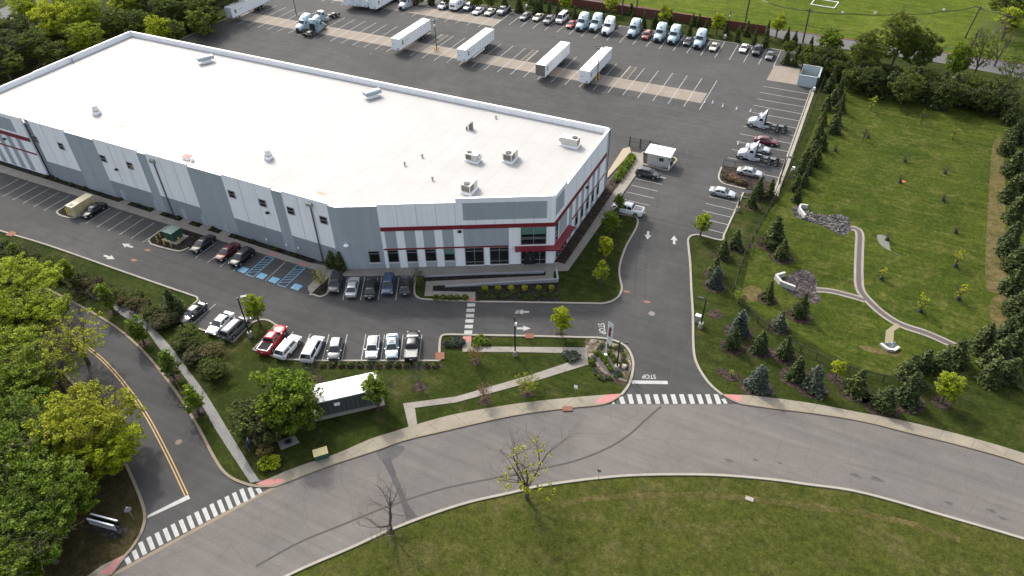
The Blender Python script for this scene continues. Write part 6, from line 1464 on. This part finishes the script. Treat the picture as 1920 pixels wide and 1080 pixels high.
# lamp posts
def lamp(px, py, h, lb, heads=2, base=True, rot=0.0, group='black lamp posts', boxz=None, br=.36):
    p = G(px, py); e = empty('lamp_post', (p.x, p.y, 0), rot, lb, 'lamp post', group)
    if base: MB().tube((0, 0, 0), (0, 0, .95), br, br, 18).build('footing', M_KERB, e)
    MB().tube((0, 0, .9 if base else 0), (0, 0, h), .12, .09, 10).build('pole', M_BLACK, e)
    for k in range(heads):
        a = 2 * pi * k / heads if heads > 1 else 0
        MB().tube((0, 0, h - .1), (.62 * cos(a), .62 * sin(a), h), .04).build('arm', M_BLACK, e)
        MB().box((.85 * cos(a), .85 * sin(a), h + .02), (.85, .5, .16) if abs(cos(a)) > .5 else (.5, .85, .16)).build('lamp_head', M_BLACK, e)
    if boxz: MB().box((0, -.15, boxz), (.3, .25, .45)).build('camera_box', M_WHITE, e)
lamp(966, 666, 7.6, 'black lamp post on the walk below the entry lane', 1, boxz=6.2, rot=pi / 2); lamp(1156, 694, 5.7, 'black lamp post in the flag bed', 1, rot=R(10))
lamp(1313, 614, 5.6, 'black lamp post on the right verge with pale cabinets at its foot', 1, rot=pi); lamp(470, 631, 7.7, 'black lamp post between the grey people carrier and the red pickup', 1, rot=R(40))
lamp(819, 95, 8.2, 'yard lamp with four heads standing left of the skirted trailer', 4, False, boxz=6.8); lamp(1120, 150, 8.4, 'yard lamp with four heads in front of the rightmost trailer', 4, False)
lamp(556, 28, 7.5, 'yard lamp behind the pale blue truck at upper left', 1, False, boxz=6.9); lamp(1461, 345, 6, 'dark lamp post at the corner of the fenced island', 1, False)
lamp(1382, 396, 3.2, 'short dark post at the kerb beside the right bays', 1, True); lamp(1364, 55, 5.0, 'dark lamp post behind the brown fence', 1, False, boxz=3.8)
p = G(1310, 600); e = empty('utility_cabinet', (p.x - .1, p.y - .6, 0), 0, 'pale cabinet standing against the right verge lamp post', 'cabinet'); MB().box((0, 0, .7), (.7, .5, 1.4)).build('cabinet_body', M_GALV, e); MB().box((0, 0, 1.43), (.8, .6, .06)).build('cabinet_top', M_WHITE, e)
for (x_, y_, lb) in ((1203, 45, 'white box on a footing in the grass behind the top row, left'), (1359, 72, 'white box on a footing in the grass behind the top row, right'), (1486, 322, 'white footing box beside the fence at the truck bays'), (1525, 172, 'white footing box beside the fence below the enclosure'), (987, 16, 'white box in the grass above the grey-green car')):
    p = G(x_, y_); e = empty('electric_box', (p.x, p.y, 0), 0, lb, 'electric box', 'small white boxes at the kerbs'); MB().tube((0, 0, 0), (0, 0, .6), .42, .42, 14).build('footing', M_KERB, e); MB().box((0, 0, .85), (.5, .35, .5)).build('box', M_WHITE, e)

# flag banner on its pole
p = G(1135.5, 665.5); e = empty('feather_flag', (p.x, p.y, 0), 0, 'tall white banner flag with a maroon figure on a white pole', 'flag')
MB().tube((0, 0, 0), (0, 0, .12), .28, .24, 16).build('foot', M_WHITE, e); MB().tube((0, 0, .1), (0, 0, 6.6), .05, .035, 8).build('pole', M_WHITE, e)
fl_ = MB(); n_ = 14; secs = []
for k in range(n_ + 1):
    z = 2.55 + 4.0 * k / n_; wv = .10 * sin(k * .7); wd = .72 if k > 1 else .45 + .14 * k
    secs.append([(.06, wv * .2, z), (wd * .5, wv + .06, z - .10), (wd, wv * 1.2 - .05, z - .22 - .35 * (1 - k / n_))])
fl_.loft(secs, False)
F_ = fl_.build('banner', plain('banner_cloth', (.70, .70, .68), .85, var=.05), e)
me = F_.modifiers.new('thick', 'SOLIDIFY'); me.thickness = .02
pt = MB()
for k in range(5, 10):
    z = 2.55 + 4.0 * k / n_; wv = .10 * sin(k * .7); wv2 = .10 * sin((k + 1) * .7); z2 = z + 4.0 / n_
    w0 = .16 + .05 * (k % 2); pt.add([(.12, wv * .5 - .06, z - .05), (.12 + w0 * 2, wv - .05, z - .14), (.12 + w0 * 2, wv2 - .05, z2 - .14), (.12, wv2 * .5 - .06, z2 - .05)], [(0, 1, 2, 3)])
pt.build('printed_figure', plain('maroon_print', (.24, .04, .07), .8), F_)
MB().add([(.18, -.07, 5.35), (.48, -.09, 5.3), (.42, -.09, 5.62), (.22, -.07, 5.66)], [(0, 1, 2, 3)]).build('printed_cap', plain('dark_print', (.05, .03, .04), .8), F_)

# signs
def sign(px, py, h, w_, hh, lb, rz=0.0, m=None, cat='sign', rnd=False):
    p = G(px, py); e = empty('road_sign', (p.x, p.y, 0), rz, lb, cat, 'small signs on posts'); MB().tube((0, 0, 0), (0, 0, h), .035).build('post', M_GALV, e)
    b = MB()
    if rnd: b.tube((0, -.03, h - hh / 2), (0, -.05, h - hh / 2), w_ / 2, w_ / 2, 8)
    else: b.box((0, -.04, h - hh / 2), (w_, .02, hh))
    b.build('plate', m or M_WHITE, e)
sign(1079, 738, 1.7, .5, .6, 'small white-plated sign on the lawn edge by the crossing'); sign(1122, 898, 2.0, .45, .5, 'small dark sign on the lower kerb of the road', m=M_TRLG)
sign(252, 975, 2.6, .85, .85, 'grey-backed stop sign leaning over the grass beside the board sign', rz=R(62), m=M_GALV, rnd=True)
for (x_, y_) in ((504, 464), (541, 474), (563, 480)): sign(x_, y_, 2.0, .3, .45, ['leftmost', 'middle', 'rightmost'][(504, 541, 563).index(x_)] + ' of three thin white signs against the wall behind the blue bays')
e = empty('name_board', G(200, 988), atan2((G(223, 992) - G(178, 980)).y, (G(223, 992) - G(178, 980)).x), 'white two-faced low sign board on a stony bed at the lower left', 'sign board')
for y in (-.3, .35):
    b_ = MB().box((0, y, .95), (3.6, .12, 1.0)).build('board', M_BLACK if y > 0 else plain('pale_board', (.38, .40, .41), .6), e)
    MB().box((0, y, 1.48), (3.66, .16, .07)).build('edge', M_WHITE, b_)
    MB().box((0, y - .07, 1.24), (3.3, .02, .08)).build('stripe', plain('grey_stripe', (.22, .24, .25), .7), b_)
    for j in range(9): MB().box((-1.0 + j * .25, y - .07, .95), (.16, .02, .14)).build('lettering', plain('faint_letter', (.36, .38, .39), .7), b_) if y < 0 else None
struct('mulch_bed', MB().poly(spline(gp([(172, 985), (190, 975), (225, 985), (240, 995), (222, 1008), (195, 1005), (176, 998)]), 3, True), .02), M_ROCK2)
e = empty('information_sign', G(469, 838), R(-52), 'white and blue angled sign beside the grey pavement', 'sign')
MB().box((-.45, 0, 1.1), (1.2, .08, .9)).build('white_panel', M_WHITE, e); MB().box((.55, 0, 1.1), (.8, .08, .9)).build('blue_panel', plain('sign_blue', (.03, .06, .22), .5), e)
MB().box((-.95, 0, .35), (.08, .08, .7)).box((.85, 0, .35), (.08, .08, .7)).build('post', M_GALV, e)
for j in range(4): MB().box((-.45, -.05, .85 + j * .16), (.7 - .1 * (j % 2), .02, .05)).build('text_line', plain('faint_letter', (.36, .38, .39), .7), e)
# meter cabinet and drainage chamber near the road
p = G(602, 852, .5); e = empty('utility_cabinet', (p.x, p.y, 0), R(47), 'green utility box with a yellowed top beside the road pavement', 'cabinet')
MB().box((0, 0, .5), (1.7, 1.1, 1.0)).build('cabinet_body', M_GREEN, e); MB().box((0, 0, 1.04), (1.8, 1.2, .08)).build('cabinet_top', plain('yellowed_top', (.52, .45, .22), .7, var=.15), e)
ch = MB().prism(gp([(520, 828), (553, 817), (562, 830), (527, 844)]), 0, .12).build('drainage_chamber', M_WALK); tag(ch, 'square concrete chamber slab with a round cover in the lawn', 'drain chamber')
c = G(541, 829); cv = MB(); cv.tube((c.x, c.y, .12), (c.x, c.y, .16), .62, .60, 20).build('cover', M_DGREY, ch); cv = MB(); cv.tube((c.x, c.y, .16), (c.x, c.y, .18), .36, .36, 16).build('lid', M_BLACK, ch)
p = G(1405, 936); o = MB().box((p.x, p.y, .06), (.95, .55, .12)).build('meter_lid', M_KERB); tag(o, 'pale rectangular lid flush in the roadside lawn', 'lid')
p = G(1157, 660); c = G(1171, 689); o = MB().loft([[(c.x + r_ * cos(a), c.y + r_ * sin(a), z) for a in [2 * pi * j / 10 for j in range(11)]] for r_, z in ((.5, 0), (.48, .25), (.25, .45))]).build('boulder', plain('tan_boulder', (.32, .26, .21), .9, var=.2)); tag(o, 'tan boulder in the flag bed right of the lamp footing', 'boulder')
# cones
for k, (x_, y_) in enumerate(((1321, 193), (1336, 194.5), (1355, 201), (1381, 206), (1407, 210), (1384, 271), (1381, 272))[:6]):
    p = G(x_, y_); e = empty('traffic_cone', (p.x, p.y, .02), 0, ['pale cone at the end of the concrete strip, first from the left', 'pale cone second from the left past the concrete strip', 'pale cone in the middle of the open yard', 'pale cone left of the upper short-cab truck, farther out', 'pale cone touching the nose of the upper short-cab truck', 'pale cone by the nose of the lower short-cab truck'][k], 'traffic cone', 'cones in the yard')
    MB().box((0, 0, .03), (.45, .45, .06)).build('cone_base', M_DGREY, e); MB().tube((0, 0, .06), (0, 0, .85), .19, .04, 12).build('cone_body', M_WHITE, e)

# brown board fence behind the top row
e = empty('board_fence', (-60, 207.4, 0), 0, 'long red-brown board fence behind the top row of trucks', 'fence'); f = MB()
fx0, fx1 = -108, -22
f.box(((fx0 + fx1) / 2 + 60, 0, 1.15), (fx1 - fx0, .08, 2.2)); f.build('boards', M_REDWOOD, e)
bt = MB()
for j in range(int((fx1 - fx0) / .3)): bt.box((fx0 + 60 + j * .3, -.05, 1.15), (.04, .03, 2.2))
bt.build('board_gap', plain('board_gap_dark', (.07, .022, .018), .9), e)
MB().box(((fx0 + fx1) / 2 + 60, 0, 2.3), (fx1 - fx0, .14, .06)).build('cap_rail', plain('cap_rail_brown', (.18, .07, .05), .9), e)
for j in range(30): MB().box((fx0 + 60 + j * (fx1 - fx0) / 29, .09, 1.15), (.12, .1, 2.25)).build('post', M_REDWOOD, e)

# black rail fence
def rail_fence(name, px, lb, h=1.5, pitch=2.4, z0=0.0):
    pts = [G(x, y) for x, y in px]; o = pts[0].copy(); e = empty(name, o, 0, lb, 'fence', 'black metal fences'); r_ = MB(); npost = 0
    for a, b in zip(pts, pts[1:]):
        L_ = (b - a).length; d = (b - a).normalized(); n_ = max(1, round(L_ / pitch)); q = Vector((-d.y, d.x, 0)) * .02
        for z in (.18, h * .86, h - .04):
            vs = [a - o - q, a - o + q, b - o + q, b - o - q]; vs = [v + Vector((0, 0, z)) for v in vs] + [v + Vector((0, 0, z + .05)) for v in vs]
            r_.add(vs, [(0, 1, 2, 3), (4, 7, 6, 5), (0, 4, 5, 1), (1, 5, 6, 2), (2, 6, 7, 3), (3, 7, 4, 0)])
        for j in range(int(L_ / .16)):
            c = a - o + d * (j * .16); r_.add([c + Vector((-d.x * .012, -d.y * .012, .1)), c + Vector((d.x * .012, d.y * .012, .1)), c + Vector((d.x * .012, d.y * .012, h)), c + Vector((-d.x * .012, -d.y * .012, h))], [(0, 1, 2, 3)])
        for j in range(n_):
            c = a - o + d * (L_ * j / n_)
            if npost < 95: MB().box((c.x, c.y, h / 2 + .05), (.09, .09, h + .1)).build('post', M_BLACK, e); npost += 1
    r_.build('rails', M_BLACK, e); return e
rail_fence('rail_fence', [(1545, 150), (1512, 235), (1478, 318), (1462, 358)], 'black metal fence along the grass beside the truck bays', 1.6)
rail_fence('rail_fence', [(1462, 358), (1432, 410), (1403, 462), (1380, 520), (1376, 545), (1384, 568), (1420, 606), (1460, 636), (1500, 660), (1560, 690), (1620, 708), (1690, 722), (1760, 740)], 'black metal fence curving down the right lawn between the spruces', 1.3)
rail_fence('rail_fence', [(1398, 352), (1398, 320)], 'short black fence closing the right end of the mulch island', 1.6)
rail_fence('rail_fence', [(1353, 335), (1355, 312), (1398, 320)], 'black fence along the top and left of the mulch island', 1.6)
rail_fence('rail_fence', [(1460, 342), (1496, 346)], 'short black fence returning to the right from the lot corner', 1.5)
rail_fence('rail_fence', [(1184, 300), (1166, 328), (1150, 352)], 'pale-lit metal railing along the edge of the loading ramp', 1.0)

# utility poles and wires
def upole(px, py, h, lb, lean=(0, 0)):
    p = G(px, py); e = empty('utility_pole', (p.x, p.y, 0), 0, lb, 'utility pole', 'wooden utility poles')
    MB().tube((0, 0, 0), (lean[0], lean[1], h), .24, .17, 10).build('pole', M_WOOD, e); MB().box((lean[0], lean[1], h - .5), (1.6, .12, .12)).build('cross_arm', M_WOOD, e)
    MB().tube((lean[0] + .3, lean[1], h - 1.3), (lean[0] + .3, lean[1], h - .7), .17, .17, 10).build('transformer_can', M_GALV, e)
    return p + Vector((lean[0], lean[1], h))
upole(1505, 80, 9.0, 'wooden utility pole rising over the far road above the enclosure', (-.3, .2))
upole(1809, 71, 8.6, 'leaning wooden utility pole standing in the field at upper right', (.8, 0))
upole(1814, 104, 6.0, 'short dark pole between the far road and the hedge', (.2, 0)); upole(1395, 53, 12.5, 'tall utility pole behind the fence above the white car')
upole(1193, 24, 11, 'wooden pole behind the fence above the pale blue trucks'); upole(1166, 28, 8, 'thin pole behind the fence above the white truck')
W1 = spline([(0, 0), (1, 1)], 1)
def wire(pts, lb, r=.05):
    w_ = MB()
    P = [G(x, y, z) for x, y, z in pts]; Q = []
    for i in range(len(P) - 1):
        for k in range(6): Q.append(P[i].lerp(P[i + 1], k / 6) - Vector((0, 0, .35 * sin(pi * k / 6))))
    Q.append(P[-1])
    for a, b in zip(Q, Q[1:]): w_.tube(a, b, r, r, 6, False)
    tag(w_.build('overhead_wire', M_BLACK), lb, 'wire', 'overhead wires')
wire([(1380, -28, 9), (1440, 5, 8.6), (1510, 20, 8.4), (1600, 26, 8.3), (1700, 26, 8.3), (1770, 21, 8.4), (1831, 12, 8.6)], 'sagging black cable across the sports field, left of the leaning pole', .10)
wire([(1831, 12, 8.6), (1870, 24, 8.4), (1930, 34, 8.4)], 'black cable from the leaning pole to the right picture edge', .10)
wire([(1440, 36, 6), (1510, 47, 5.8), (1600, 58, 6), (1700, 78, 6)], 'thin lower wire over the grass beside the far road', .04)
# goal frame on the pitch
a, b = G(1520, 9), G(1564, 16); e = empty('goal_frame', a, 0, 'white goal frame lying at the edge of the sports field', 'goal'); v = b - a; n_ = Vector((-v.y, v.x, 0)).normalized()
m_ = MB(); m_.tube((0, 0, .15), v + Vector((0, 0, .15)), .13).build('ground_bar', M_WHITE, e)
for s_ in (Vector((0, 0, 0)), v):
    MB().tube(s_ + Vector((0, 0, .15)), s_ + n_ * 6 + Vector((0, 0, .1)), .12).build('side_bar', M_WHITE, e)
MB().tube(n_ * 6 + Vector((0, 0, .1)), n_ * 6 + v + Vector((0, 0, .1)), .13).build('cross_bar', M_WHITE, e)
# little white flags on the field
for k, (x_, y_) in enumerate(((1579, 25), (1640, 26), (1769, 20))):
    p = G(x_, y_, 0); e = empty('field_marker', (p.x, p.y, 0), 0, 'small white marker on the sports field, ' + ['left', 'middle', 'right'][k] + ' of three', 'marker', 'white field markers'); MB().box((0, 0, .35), (.7, .08, .5)).build('plate', M_WHITE, e); MB().box((0, 0, .05), (.08, .5, .1)).build('foot', M_WHITE, e)
